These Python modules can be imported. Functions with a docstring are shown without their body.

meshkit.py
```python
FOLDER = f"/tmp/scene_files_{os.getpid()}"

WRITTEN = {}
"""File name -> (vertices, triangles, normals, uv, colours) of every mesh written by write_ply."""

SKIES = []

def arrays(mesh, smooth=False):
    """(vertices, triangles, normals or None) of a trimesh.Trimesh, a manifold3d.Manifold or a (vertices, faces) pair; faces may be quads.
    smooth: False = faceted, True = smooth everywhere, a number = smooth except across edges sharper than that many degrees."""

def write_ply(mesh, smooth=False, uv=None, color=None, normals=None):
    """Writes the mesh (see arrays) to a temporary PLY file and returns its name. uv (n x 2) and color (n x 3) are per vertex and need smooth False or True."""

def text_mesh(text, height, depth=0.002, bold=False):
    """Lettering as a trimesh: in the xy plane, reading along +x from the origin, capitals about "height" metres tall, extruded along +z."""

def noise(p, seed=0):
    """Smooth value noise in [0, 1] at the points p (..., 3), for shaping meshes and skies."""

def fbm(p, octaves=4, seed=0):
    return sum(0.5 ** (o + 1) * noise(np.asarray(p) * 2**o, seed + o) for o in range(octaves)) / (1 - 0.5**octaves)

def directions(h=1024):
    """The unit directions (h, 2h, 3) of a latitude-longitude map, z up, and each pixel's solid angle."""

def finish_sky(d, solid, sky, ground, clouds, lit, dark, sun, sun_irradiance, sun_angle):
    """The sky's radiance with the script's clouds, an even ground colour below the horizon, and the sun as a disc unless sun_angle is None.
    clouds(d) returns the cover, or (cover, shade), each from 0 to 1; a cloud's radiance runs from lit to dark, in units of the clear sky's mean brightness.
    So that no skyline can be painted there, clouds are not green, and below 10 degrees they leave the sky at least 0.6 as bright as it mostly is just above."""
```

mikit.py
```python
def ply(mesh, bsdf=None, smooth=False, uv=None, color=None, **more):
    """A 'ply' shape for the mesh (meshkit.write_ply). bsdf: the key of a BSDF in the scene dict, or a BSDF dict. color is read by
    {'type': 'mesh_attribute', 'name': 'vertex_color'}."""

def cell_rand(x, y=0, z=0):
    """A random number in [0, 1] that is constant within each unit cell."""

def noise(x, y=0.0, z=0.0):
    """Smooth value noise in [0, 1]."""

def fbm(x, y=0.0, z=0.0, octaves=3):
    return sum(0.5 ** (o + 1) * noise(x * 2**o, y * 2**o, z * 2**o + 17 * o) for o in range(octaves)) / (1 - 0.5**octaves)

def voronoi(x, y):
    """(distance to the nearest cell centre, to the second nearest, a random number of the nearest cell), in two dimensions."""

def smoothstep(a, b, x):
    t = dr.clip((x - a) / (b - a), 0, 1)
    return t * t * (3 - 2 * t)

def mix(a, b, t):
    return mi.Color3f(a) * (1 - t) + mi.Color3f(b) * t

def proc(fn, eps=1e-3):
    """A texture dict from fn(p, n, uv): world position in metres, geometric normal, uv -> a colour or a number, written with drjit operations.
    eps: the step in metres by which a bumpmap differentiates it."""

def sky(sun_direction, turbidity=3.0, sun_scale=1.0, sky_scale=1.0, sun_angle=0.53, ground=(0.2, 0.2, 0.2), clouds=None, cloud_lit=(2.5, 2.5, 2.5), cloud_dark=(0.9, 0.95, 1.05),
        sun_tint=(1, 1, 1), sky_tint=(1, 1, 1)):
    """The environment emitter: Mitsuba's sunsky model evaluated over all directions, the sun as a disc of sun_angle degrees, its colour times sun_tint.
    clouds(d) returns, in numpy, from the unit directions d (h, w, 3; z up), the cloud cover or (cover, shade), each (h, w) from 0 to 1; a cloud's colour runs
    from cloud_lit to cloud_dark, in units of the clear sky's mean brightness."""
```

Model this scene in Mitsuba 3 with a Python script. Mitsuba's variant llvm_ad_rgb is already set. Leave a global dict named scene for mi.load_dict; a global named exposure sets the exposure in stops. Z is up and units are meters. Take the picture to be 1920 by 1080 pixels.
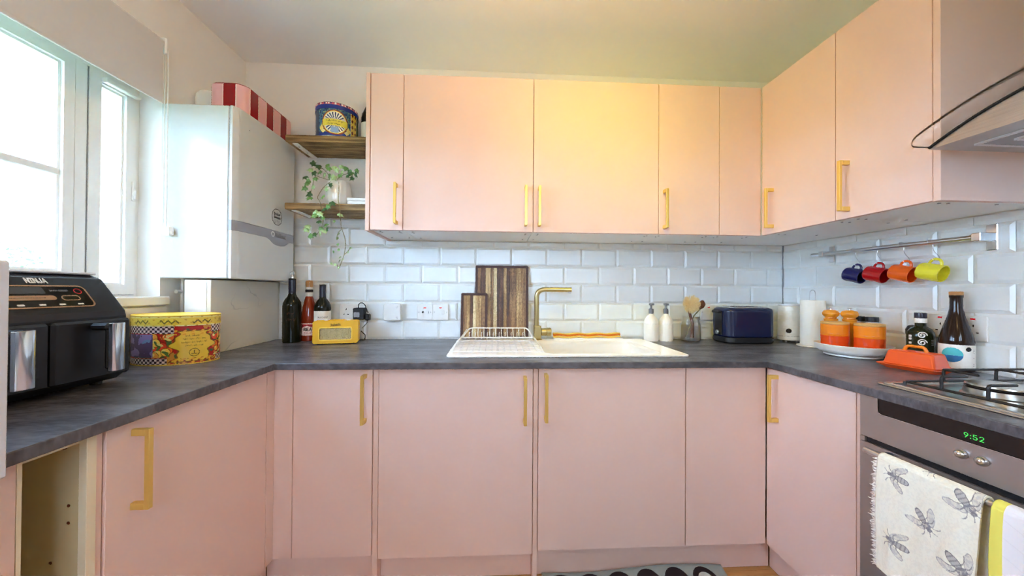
import math, random
import numpy as np
import trimesh
import mitsuba as mi
import manifold3d as m3
import shapely
from shapely.geometry import Polygon, Point, box as sbox
from trimesh.creation import extrude_polygon, revolve, icosphere
import drjit as dr
import mikit
from meshkit import text_mesh, fbm as nfbm
from mikit import proc, noise, fbm, smoothstep, mix, cell_rand

T = mi.ScalarTransform4f
scene, labels = {}, {}
random.seed(7)
rng = np.random.default_rng(7)

# ---------------------------------------------------------------- camera, sky, lamp, exposure
CAM = np.array([0.0, 0.0, 1.18])
YAW, PITCH, ROLL, FPX = 0.0522, 0.0068, 0.0069, 651.45
_R = np.array([math.cos(YAW), -math.sin(YAW), 0])
_F0 = np.array([math.sin(YAW), math.cos(YAW), 0])
_F = _F0 * math.cos(PITCH) + np.array([0, 0, 1]) * math.sin(PITCH)
_U = np.array([0, 0, 1]) * math.cos(PITCH) - _F0 * math.sin(PITCH)
_UP = _U * math.cos(ROLL) - _R * math.sin(ROLL)
scene['camera'] = {'type': 'perspective', 'fov': math.degrees(2 * math.atan(960 / FPX)), 'fov_axis': 'x', 'near_clip': 0.02, 'far_clip': 500.0,
                   'to_world': T().look_at(origin=CAM.tolist(), target=(CAM + _F).tolist(), up=_UP.tolist())}


def cloud_cover(d):
    p = d / np.maximum(d[..., 2:3], 0.08)
    n = nfbm(np.stack([p[..., 0] * 1.3, p[..., 1] * 1.3, p[..., 2] * 0 + 4.2], -1), 5, 3)
    c = np.clip((n - 0.38) / 0.2, 0, 1)
    return 0.35 + 0.65 * c, 0.25 * np.clip((n - 0.5) / 0.3, 0, 1)


SKY_SCALE = 28.0
scene['sky'] = mikit.sky((0.55, -0.55, 0.75), turbidity=3.0, sun_scale=0.0, sky_scale=SKY_SCALE, clouds=cloud_cover, cloud_lit=(1.24, 1.62, 2.08),
                         cloud_dark=(1.0, 1.25, 1.55), ground=(0.3, 0.31, 0.28), sky_tint=(0.80, 1.0, 1.16))
GLOBE_RADIANCE = (16.5, 10.0, 3.6)
REAR_FILL_RADIANCE = (30.0, 18.4, 6.6)  # fill lamp added behind the camera
SPOT_INTENSITY = (0.66, 0.54, 0.03)
exposure = 2.1

# ---------------------------------------------------------------- colours and materials


def lin(c):
    """'#rrggbb' or (r, g, b) 0..255 sRGB -> linear rgb"""
    if isinstance(c, str):
        c = [int(c[i:i + 2], 16) for i in (1, 3, 5)]
    a = np.asarray(c, float) / 255
    return [float(x) for x in np.where(a < 0.04045, a / 12.92, ((a + 0.055) / 1.055) ** 2.4)]


def rgb(c):
    return {'type': 'rgb', 'value': lin(c)}


def pr(name, colour, rough=0.5, spec=0.5, metal=0.0, **kw):
    base = colour if isinstance(colour, dict) else rgb(colour)
    scene[name] = {'type': 'twosided', 'bsdf': {'type': 'principled', 'base_color': base, 'roughness': rough, 'specular': spec, 'metallic': metal, **kw}}
    return name


def dif(name, colour):
    scene[name] = {'type': 'twosided', 'bsdf': {'type': 'diffuse', 'reflectance': colour if isinstance(colour, dict) else rgb(colour)}}
    return name


def worktop_colour(p, n, uv):
    a = fbm(p.x * 7, p.y * 26, p.z * 7, 4)
    b = fbm(p.x * 60, p.y * 190, p.z * 60, 3)
    g = fbm(p.x * 3, p.y * 3, 1.0, 2)
    t = smoothstep(0.3, 0.75, a * 0.55 + b * 0.3 + g * 0.15)
    return mix(lin('#39393d'), lin('#606066'), t)


def wood_shelf_colour(p, n, uv):
    g = fbm(p.x * 9, p.y * 120, p.z * 120, 4)
    k = noise(p.x * 22, p.y * 30, p.z * 60)
    return mix(lin('#5d4628'), lin('#a8895a'), smoothstep(0.25, 0.8, g * 0.8 + k * 0.2))


def floor_colour(p, n, uv):
    g = fbm(p.x * 6, p.y * 90, 2.0, 4)
    c = cell_rand(dr.floor(p.x / 1.2), dr.floor(p.y / 0.19), 3)
    return mix(lin('#8f6236'), lin('#c4955c'), g * 0.7 + c * 0.3)


def marble_colour(p, n, uv):
    w = fbm(p.y * 5 + 3, p.z * 5, p.x * 5, 4)
    v = dr.abs(noise(p.y * 6 + w * 3, p.z * 9 + w * 3, p.x * 6) - 0.5)
    vein = 1 - smoothstep(0.0, 0.035, v)
    return mix(lin('#e2dccd'), lin('#8d8a84'), vein * 0.4 * smoothstep(0.5, 0.64, w))


def steel_colour(p, n, uv):
    return mix(lin('#a29d9a'), lin('#bcb7b3'), fbm(p.x * 20, p.y * 14, p.z * 700, 2))



def plaster_height(p, n, uv):
    return fbm(p.x * 90, p.y * 90, p.z * 90, 2)


pr('pink_paint', '#dcbfb5', 0.5, 0.35)
pr('pink_edge', '#d9bcb1', 0.5, 0.35)
dif('wall_paint', '#e9e7e2')
dif('ceiling_paint', '#f5f4f0')
pr('white_melamine', '#e9eaea', 0.4)
pr('cream_melamine', '#dcd0b4', 0.45)
pr('beige_melamine', '#c2b189', 0.5)
pr('tile_glaze', '#e9f0f3', 0.3, 0.4)
dif('grout', '#c9ccce')
pr('worktop_laminate', proc(worktop_colour), 0.32, 0.5)
pr('shelf_wood', proc(wood_shelf_colour), 0.6, 0.3)
pr('floor_wood', proc(floor_colour), 0.35, 0.4)
pr('marble', proc(marble_colour), 0.25, 0.5)
pr('white_ceramic', '#f3f3f0', 0.15, 0.5)
pr('white_plastic', '#eceeed', 0.3, 0.5)
pr('upvc', '#eef1f3', 0.25, 0.5)
pr('boiler_white', '#ced3d4', 0.16, 0.4)
pr('boiler_grey', '#8e9098', 0.35)
pr('mid_grey', '#8a8c92', 0.4)
pr('dark_grey', '#3c3d40', 0.4)
pr('void_grey', '#5a5d61', 0.6)
pr('pale_grey', '#c9cbd2', 0.35)
pr('black_gloss', '#0c0c0e', 0.12, 0.5)
pr('black_matte', '#141518', 0.45, 0.4)
pr('black_iron', '#131314', 0.4, 0.5)
pr('fryer_black', '#15161c', 0.38, 0.45)
pr('brass', '#e6c873', 0.35, 0.5, 0.75)
pr('brushed_gold', '#cdb47e', 0.3, 0.5, 1.0)
pr('tap_gold', '#b9a877', 0.27, 0.5, 1.0)
pr('copper', '#c9a183', 0.3, 0.5, 0.8)
pr('chrome', '#d5d8dc', 0.1, 0.5, 1.0)
pr('pump_metal', '#77787c', 0.25, 0.5, 0.8)
pr('steel', proc(steel_colour), 0.3, 0.5, 0.85)
pr('hob_steel', '#c4c0b8', 0.24, 0.5, 1.0)
pr('oven_steel', '#a59d99', 0.36, 0.5, 0.75)
pr('navy_enamel', '#0f1838', 0.22, 0.5)
pr('navy_mug', '#1b1a4c', 0.1, 0.5)
pr('red_mug', '#a30c12', 0.1, 0.5)
pr('orange_mug', '#dd5a14', 0.1, 0.5)
pr('yellow_mug', '#d9cf33', 0.1, 0.5)
pr('orange_wood', '#d68a26', 0.25, 0.5)
pr('orange_glaze', '#e0551f', 0.12, 0.5)
pr('flame_orange', '#e07d1c', 0.12, 0.5)
pr('flame_red', '#d2481a', 0.12, 0.5)
pr('tan_wood', '#c99a58', 0.5, 0.3)
pr('yellow_leather', '#dfa91d', 0.42, 0.45)
pr('yellow_trim', '#f0c84a', 0.4, 0.45)
pr('cream_fabric', '#cbb98d', 0.8, 0.1)
pr('brown_slot', '#5a4a2a', 0.8, 0.1)
pr('cork', '#a87a4e', 0.8, 0.1)
pr('paper', '#efefe9', 0.85, 0.1)
pr('label_white', '#eceae4', 0.7, 0.2)
pr('label_pink', '#e9c9bf', 0.7, 0.2)
pr('label_red', '#8f2023', 0.6, 0.3)
pr('ink_black', '#1c1b1d', 0.6, 0.2)
pr('ink_grey', '#77767a', 0.6, 0.2)
pr('ink_gold', '#b98d2f', 0.6, 0.2)
pr('print_white', '#ececec', 0.5, 0.3)
pr('neon_red', '#d8202a', 0.3, 0.5)
pr('blind_cloth', '#c9c7c4', 0.9, 0.1)
pr('leaf_green', '#5f8a4a', 0.45, 0.4)
pr('leaf_pale', '#9fbf86', 0.45, 0.4)
pr('leaf_dark', '#33552f', 0.45, 0.4)
pr('stem_brown', '#6f6a45', 0.6, 0.3)
pr('bristle', '#e3d0a0', 0.8, 0.1)
pr('dark_wood', '#5b3423', 0.5, 0.3)
pr('print_gloss', {'type': 'mesh_attribute', 'name': 'vertex_color'}, 0.25, 0.5)
pr('print_matte', {'type': 'mesh_attribute', 'name': 'vertex_color'}, 0.85, 0.1)
pr('orange_cloth', '#d07428', 0.9, 0.1)
pr('yellow_cloth', '#e2bd5a', 0.9, 0.1)
pr('bottle_dark', '#10130a', 0.08, 0.3)
pr('bottle_foil', '#17172a', 0.25, 0.5)
pr('oil_dark', '#191d0b', 0.08, 0.35)
pr('beer_brown', '#1d0e08', 0.08, 0.35)
pr('board_w1', '#4a2c1c', 0.5, 0.3)
pr('board_w2', '#7c5836', 0.5, 0.3)
pr('board_w3', '#a98758', 0.5, 0.3)
pr('board_w4', '#cdb88c', 0.5, 0.3)
pr('board_rim', '#3c1f1b', 0.45, 0.35)
pr('cupboard_brown', '#9a5f3c', 0.5, 0.3)
pr('mat_grey', '#8f9896', 0.95, 0.05)
pr('mat_dark', '#2b2428', 0.95, 0.05)
pr('mat_light', '#b9bfbd', 0.95, 0.05)
dif('grass', '#7d9363')
pr('tree_leaf', '#8fa888', 0.8, 0.1)
pr('bark', '#6d5c4a', 0.9, 0.1)
scene['clear_glass'] = {'type': 'dielectric', 'int_ior': 1.5, 'ext_ior': 1.0}
scene['pane_glass'] = {'type': 'thindielectric', 'int_ior': 1.5, 'ext_ior': 1.0}
scene['pink_liquor'] = {'type': 'twosided', 'bsdf': {'type': 'principled', 'base_color': rgb('#7d2a14'), 'roughness': 0.08, 'specular': 0.4}}

# ---------------------------------------------------------------- scene bookkeeping
used = set()


def numbered(name):
    if name not in used:
        used.add(name)
        return name
    i = 1
    while f'{name}_{i:03d}' in used:
        i += 1
    used.add(f'{name}_{i:03d}')
    return f'{name}_{i:03d}'


def tag(key, label=None, cat=None, group=None, kind=None):
    d = {k: v for k, v in (('label', label), ('category', cat), ('group', group), ('kind', kind)) if v}
    if d:
        labels[key] = d
    return key


def thing(name, label, cat, group=None):
    return tag(numbered(name), label, cat, group)


def add(name, mesh, mat, smooth=False, label=None, cat=None, group=None, kind=None, M=None, color=None, **more):
    key = numbered(name)
    if M is not None:
        mesh = mesh.copy().apply_transform(M) if isinstance(mesh, trimesh.Trimesh) else tm(mesh).apply_transform(M)
    scene[key] = mikit.ply(mesh, mat, smooth, color=color, **more)
    return tag(key, label, cat, group, kind)


def part(parent, name, mesh, mat, smooth=False, label=None, M=None, color=None, kind=None, **more):
    return add(f'{parent}__{name}', mesh, mat, smooth, label, None, None, kind, M, color, **more)


# ---------------------------------------------------------------- mesh helpers
def tm(m):
    if isinstance(m, trimesh.Trimesh):
        return m
    if hasattr(m, 'to_mesh'):
        q = m.to_mesh()
        return trimesh.Trimesh(q.vert_properties[:, :3], q.tri_verts, process=False)
    v, f = np.asarray(m[0], float), np.asarray(m[1], int)
    if f.shape[1] == 4:
        f = np.vstack([f[:, [0, 1, 2]], f[:, [0, 2, 3]]])
    return trimesh.Trimesh(v, f, process=False)


def man(t):
    t = t.copy()
    t.merge_vertices()
    return m3.Manifold(m3.Mesh(np.asarray(t.vertices, np.float32), np.asarray(t.faces, np.uint32)))


def cat(*ms):
    return trimesh.util.concatenate([tm(m) for m in ms])


def bx(x0, x1, y0, y1, z0, z1, b=0.0012):
    """A box with chamfered edges."""
    x0, x1 = min(x0, x1), max(x0, x1)
    y0, y1 = min(y0, y1), max(y0, y1)
    z0, z1 = min(z0, z1), max(z0, z1)
    b = min(b, (x1 - x0) * .45, (y1 - y0) * .45, (z1 - z0) * .45)
    if b <= 0:
        t = trimesh.creation.box(extents=(x1 - x0, y1 - y0, z1 - z0))
        t.apply_translation(((x0 + x1) / 2, (y0 + y1) / 2, (z0 + z1) / 2))
        return t
    P = []
    for x, sx in ((x0, 1), (x1, -1)):
        for y, sy in ((y0, 1), (y1, -1)):
            for z, sz in ((z0, 1), (z1, -1)):
                P += [(x, y + sy * b, z + sz * b), (x + sx * b, y, z + sz * b), (x + sx * b, y + sy * b, z)]
    return trimesh.convex.convex_hull(np.array(P))


def tr(x, y, z):
    M = np.eye(4)
    M[:3, 3] = (x, y, z)
    return M


def rot(axis, deg, at=(0, 0, 0)):
    return trimesh.transformations.rotation_matrix(math.radians(deg), axis, at)


def frame(o, a, b):
    """Local (a, b, a x b) at o."""
    a, b = np.array(a, float), np.array(b, float)
    a /= np.linalg.norm(a)
    b /= np.linalg.norm(b)
    M = np.eye(4)
    M[:3, 0], M[:3, 1], M[:3, 2], M[:3, 3] = a, b, np.cross(a, b), o
    return M


def ext(poly, h, z=0.0):
    t = cat(*[extrude_polygon(g, h, engine='earcut') for g in getattr(poly, 'geoms', [poly])])
    t.apply_translation((0, 0, z))
    return t


def rrect(w, h, r, n=6):
    return sbox(-w / 2 + r, -h / 2 + r, w / 2 - r, h / 2 - r).buffer(r, quad_segs=n)


def ring_poly(p, t):
    return p.difference(p.buffer(-t))


def layered(rings, cap0=True, cap1=True):
    """Loft of closed rings (k, n, 3) with caps: a solid."""
    R = np.asarray(rings, float)
    k, n, _ = R.shape
    V = R.reshape(-1, 3)
    F = []
    i = np.arange(n)
    j = (i + 1) % n
    for a in range(k - 1):
        F += [np.stack([a * n + i, a * n + j, (a + 1) * n + j], 1), np.stack([a * n + i, (a + 1) * n + j, (a + 1) * n + i], 1)]
    V = list(V)
    if cap0:
        V.append(R[0].mean(0))
        F.append(np.stack([np.full(n, len(V) - 1), j, i], 1))
    if cap1:
        V.append(R[-1].mean(0))
        F.append(np.stack([np.full(n, len(V) - 1), (k - 1) * n + i, (k - 1) * n + j], 1))
    t = trimesh.Trimesh(np.array(V), np.vstack(F), process=False)
    if t.volume < 0:
        t.invert()
    return t


def soft_prism(poly, h, b=0.003, z=0.0, steps=3):
    """A convex outline extruded by h with rounded top and bottom edges."""
    c = np.array(poly.exterior.coords)[:-1]
    if poly.exterior.is_ccw is False:
        c = c[::-1]
    d0, d1 = np.roll(c, 1, 0) - c, np.roll(c, -1, 0) - c
    nrm = lambda d: d / np.maximum(np.linalg.norm(d, axis=1, keepdims=True), 1e-12)  # noqa: E731
    t = nrm(nrm(d1) - nrm(d0))
    inward = np.stack([-t[:, 1], t[:, 0]], 1)
    sin = np.abs(np.cross(np.c_[t, t[:, 0] * 0], np.c_[nrm(d1), t[:, 0] * 0])[:, 2])
    cosn = np.sqrt(np.clip(1 - sin ** 2, .2, 1))
    inward = inward / cosn[:, None]
    rings = []
    for s in range(steps + 1):
        a = math.pi / 2 * s / steps
        rings.append((b * (1 - math.sin(a)), b * (1 - math.cos(a))))
    R = [np.c_[c + inward * o, np.full(len(c), z + q)] for o, q in rings]
    R += [np.c_[c + inward * o, np.full(len(c), z + h - q)] for o, q in rings[::-1]]
    return layered(R)


def tube(path, r, n=8, closed=False):
    """A round bar along a path; r a number or one per point."""
    P = np.asarray(path, float)
    k = len(P)
    r = np.broadcast_to(np.asarray(r, float), (k,))
    tan = np.gradient(P, axis=0) if not closed else np.roll(P, -1, 0) - np.roll(P, 1, 0)
    tan /= np.maximum(np.linalg.norm(tan, axis=1, keepdims=True), 1e-12)
    u = np.cross(tan[0], [0, 0, 1] if abs(tan[0][2]) < .9 else [1, 0, 0])
    R = []
    a = np.arange(n) * 2 * math.pi / n
    for i in range(k):
        u = u - tan[i] * (u @ tan[i])
        u /= np.linalg.norm(u)
        w = np.cross(tan[i], u)
        R.append(P[i] + r[i] * (np.cos(a)[:, None] * u + np.sin(a)[:, None] * w))
    if closed:
        R = np.array(R)
        V = R.reshape(-1, 3)
        F = []
        i = np.arange(n)
        j = (i + 1) % n
        for q in range(k):
            p, s = q * n, ((q + 1) % k) * n
            F += [np.stack([p + i, p + j, s + j], 1), np.stack([p + i, s + j, s + i], 1)]
        t = trimesh.Trimesh(V, np.vstack(F), process=False)
        if t.volume < 0:
            t.invert()
        return t
    return layered(R)


def bend(points, r, n=6):
    """Rounds the corners of a polyline with arcs of about radius r."""
    P = [np.array(p, float) for p in points]
    out = [P[0]]
    for a, b, c in zip(P, P[1:], P[2:]):
        d0, d1 = a - b, c - b
        l = min(r, np.linalg.norm(d0) * .49, np.linalg.norm(d1) * .49)
        p0, p1 = b + d0 / np.linalg.norm(d0) * l, b + d1 / np.linalg.norm(d1) * l
        for t in np.linspace(0, 1, n):
            out.append((1 - t) ** 2 * p0 + 2 * t * (1 - t) * b + t ** 2 * p1)
    out.append(P[-1])
    return np.array(out)


def spline(points, n=8):
    """Catmull-Rom through the points."""
    P = np.array(points, float)
    P = np.vstack([2 * P[0] - P[1], P, 2 * P[-1] - P[-2]])
    out = []
    for i in range(1, len(P) - 2):
        for t in np.linspace(0, 1, n, endpoint=False):
            a, b, c, d = P[i - 1:i + 3]
            out.append(.5 * (2 * b + (c - a) * t + (2 * a - 5 * b + 4 * c - d) * t * t + (3 * b - a - 3 * c + d) * t ** 3))
    out.append(P[-2])
    return np.array(out)


def lathe(profile, n=40, x=0., y=0., z=0.):
    """A solid of revolution about z from (r, z) pairs, closed at the axis if it starts and ends there."""
    t = revolve(np.array(profile, float), sections=n)
    if t.volume < 0:
        t.invert()
    t.apply_translation((x, y, z))
    return t


def cyl(p0, p1, r, n=24, b=0.0):
    p0, p1 = np.array(p0, float), np.array(p1, float)
    h = np.linalg.norm(p1 - p0)
    b = min(b, r * .5, h * .4)
    prof = [(0, 0), (r - b, 0), (r, b), (r, h - b), (r - b, h), (0, h)] if b > 0 else [(0, 0), (r, 0), (r, h), (0, h)]
    t = lathe(prof, n)
    return t.apply_transform(trimesh.geometry.align_vectors([0, 0, 1], (p1 - p0) / h)).apply_translation(p0)


def sheet(G, th):
    """A solid sheet of thickness th from a grid of points (m, n, 3)."""
    G = np.asarray(G, float)
    m, n, _ = G.shape
    du, dv = np.gradient(G, axis=0), np.gradient(G, axis=1)
    N = np.cross(du, dv)
    N /= np.maximum(np.linalg.norm(N, axis=2, keepdims=True), 1e-12)
    V = np.vstack([(G + N * th / 2).reshape(-1, 3), (G - N * th / 2).reshape(-1, 3)])
    idx = np.arange(m * n).reshape(m, n)
    a, b, c, d = idx[:-1, :-1].ravel(), idx[1:, :-1].ravel(), idx[1:, 1:].ravel(), idx[:-1, 1:].ravel()
    F = [np.stack([a, b, c], 1), np.stack([a, c, d], 1)]
    F += [f[:, ::-1] + m * n for f in F[:2]]
    loop = np.r_[idx[0, :], idx[1:, -1], idx[-1, -2::-1], idx[-2:0:-1, 0]]
    l2 = np.roll(loop, -1)
    F += [np.stack([loop, l2, l2 + m * n], 1), np.stack([loop, l2 + m * n, loop + m * n], 1)]
    return trimesh.Trimesh(V, np.vstack(F), process=False)


def textd(s, h, depth, M, bold=False, center=True, width=None):
    t = text_mesh(s, h, depth, bold)
    if width:
        t.apply_scale([width / t.extents[0], 1, 1])
    if center:
        b = t.bounds
        t.apply_translation((-(b[0, 0] + b[1, 0]) / 2, -(b[0, 1] + b[1, 1]) / 2, 0))
    return t.apply_transform(M)


def scribble(w, h, seed, r):
    """A line of illegible handwriting, centred, flat in xy."""
    g = np.random.default_rng(seed)
    out, x = [], -w / 2
    while x < w / 2 - h * .8:
        l = h * (1.2 + 2.2 * g.random())
        l = min(l, w / 2 - x)
        n = max(8, int(l / h * 14))
        t = np.linspace(0, 1, n)
        k = l / h * 9
        amp = h * (.28 + .2 * np.sin(t * k * .43 + g.random() * 6))
        out.append(tube(np.c_[x + l * t + h * .12 * np.cos(t * k * 1.0), amp * np.sin(t * k + g.random() * 6), np.full(n, r * .1)], r * .5, 4))
        x += l + h * .45
    return cat(*out)


def wrap(t, cx, cy, r, ang0):
    """Bends a flat decal (x along, y up, z out) around an upright cylinder; x = 0 lies at the angle ang0 (radians)."""
    t = t.subdivide_to_size(.006)
    v = t.vertices.copy()
    a = ang0 + v[:, 0] / r
    t = t.copy()
    t.vertices = np.c_[cx + (r + v[:, 2]) * np.cos(a), cy + (r + v[:, 2]) * np.sin(a), v[:, 1]]
    return t


def toward_cam(x, y):
    return math.atan2(-y, -x)


M_back = lambda x, y, z=0.: tr(x, y, z)  # noqa: E731  local x -> +x, local y (into the furniture) -> +y


def M_left(xf, y0, z=0.):
    M = np.eye(4)
    M[:3, :3] = [[0, -1, 0], [1, 0, 0], [0, 0, 1]]
    M[:3, 3] = (xf, y0, z)
    return M


def M_right(xf, y1, z=0.):
    M = np.eye(4)
    M[:3, :3] = [[0, 1, 0], [-1, 0, 0], [0, 0, 1]]
    M[:3, 3] = (xf, y1, z)
    return M


# ---------------------------------------------------------------- main dimensions (metres)
FZ = 0.03
YW, YWALL = 1.956, 1.964            # tile face and plaster of the back wall
XL, XR, XRW = -1.362, 1.694, 1.702  # left plaster, right tile face, right plaster
YB, YU = 1.3628, 1.6149             # door faces: base and wall cabinets
XBL, XBR, XUR = -0.826, 1.112, 1.2919
ZWT, ZC = 0.905, 2.417
ZB0, ZB1, ZU0, ZU1 = 0.158, 0.875, 1.4539, 2.1709
YNEAR = -1.5

# ================================================================ THE SETTING
def S(name, mesh, mat, smooth=False, **kw):
    return add(name, mesh, mat, smooth, kind='structure', **kw)


# floor of laminate planks, each a piece of its own
floor_key = S('floor', bx(XL - .2, XRW + .1, YNEAR - .1, YWALL + .1, FZ - .12, FZ - .0125, 0), 'grout')
for j in range(18):
    y0 = -1.46 + .19 * j
    off = (j * .47) % 1.2
    x = XL - off
    while x < XRW:
        a, b = max(x, XL + .002), min(x + 1.2, XRW - .002)
        if b - a > .02 and y0 + .19 < YWALL + .05:
            part(floor_key, 'plank', bx(a + .0006, b - .0006, y0 + .0006, y0 + .1894, FZ - .0122, FZ, .001), 'floor_wood')
        x += 1.2

S('ceiling', bx(XL - .3, XRW + .12, YNEAR - .12, YWALL + .12, ZC, ZC + .1, 0), 'ceiling_paint')
wall_back = S('wall_back', bx(XL - .3, XRW + .12, YWALL, YWALL + .12, FZ - .1, ZC, 0), 'wall_paint')
wall_right = S('wall_right', bx(XRW, XRW + .12, YNEAR, YWALL, FZ - .1, ZC, 0), 'wall_paint')
# unseen wall behind the camera; its window is added as cool fill light
VX0, VX1, VZ0, VZ1 = -.42, .72, 1.25, 2.12
S('wall_front', cat(bx(XL - .3, VX0, YNEAR - .12, YNEAR, FZ - .1, ZC, 0), bx(VX1, XRW + .12, YNEAR - .12, YNEAR, FZ - .1, ZC, 0),
                    bx(VX0, VX1, YNEAR - .12, YNEAR, FZ - .1, VZ0, 0), bx(VX0, VX1, YNEAR - .12, YNEAR, VZ1, ZC, 0)), 'wall_paint')
# left wall with the window opening
WY0, WY1, WZ0, WZ1 = -0.25, 1.492, 1.128, 2.01
XWO = XL - .26
S('wall_left', cat(bx(XWO, XL, YNEAR, WY0, FZ - .1, ZC, 0), bx(XWO, XL, WY1, YWALL, FZ - .1, ZC, 0),
                   bx(XWO, XL, WY0, WY1, FZ - .1, WZ0, 0), bx(XWO, XL, WY0, WY1, WZ1, ZC, 0)), 'wall_paint')

# window: frame, a wide sash with a glazing bar, a mullion and a narrow sash
win = tag(numbered('window_1'), 'white framed casement window with a narrow side sash left of the boiler', None, None, 'structure')
xo, xi = XL - .165, XL - .088       # frame outer and inner faces
fr = [bx(xo, xi, WY0, WY1, WZ0, WZ0 + .024), bx(xo, xi, WY0, WY1, WZ1 - .04, WZ1), bx(xo, xi, WY0, WY0 + .045, WZ0, WZ1), bx(xo, xi, WY1 - .0155, WY1, WZ0, WZ1),
      bx(xo, xi, WY0, 1.268, WZ0 + .02, 1.203)]
part(win, 'frame', cat(*fr), 'upvc')
part(win, 'mullion', bx(xo, xi + .003, 1.2695, 1.3095, WZ0 + .022, WZ1 - .038, .003), 'upvc')


def sash(holder, M, w, h, s, bars):
    """An opening sash in a local frame: x across, y up, z towards the room."""
    D = .056
    k = part(holder, 'sash', ext(rrect(w, h, .003).difference(sbox(-w / 2 + s, -h / 2 + s, w / 2 - s, h / 2 - s)), D), 'upvc', M=M)
    bead = sbox(-w / 2 + s, -h / 2 + s, w / 2 - s, h / 2 - s)
    part(k, 'glazing_bead', ext(ring_poly(bead, .007), .020, .024), 'upvc', M=M)
    part(k, 'seal', ext(ring_poly(rrect(w + .0022, h + .0022, .003), .001), .004, D - .006), 'mid_grey', M=M)
    part(k, 'pane', bx(-w / 2 + s - .004, w / 2 - s + .004, -h / 2 + s - .004, h / 2 - s + .004, .020, .024, 0), 'pane_glass', M=M)
    for z in bars:
        part(k, 'glazing_bar', bx(-w / 2 + s, w / 2 - s, z - .012, z + .012, .012, .048, .003), 'upvc', M=M)
    return k


def sash_left(y0, y1, z0, z1, s, bars):
    return sash(win, frame((xi - .05, (y0 + y1) / 2, (z0 + z1) / 2), (0, 1, 0), (0, 0, 1)), y1 - y0, z1 - z0, s, [z - (z0 + z1) / 2 for z in bars])


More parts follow.
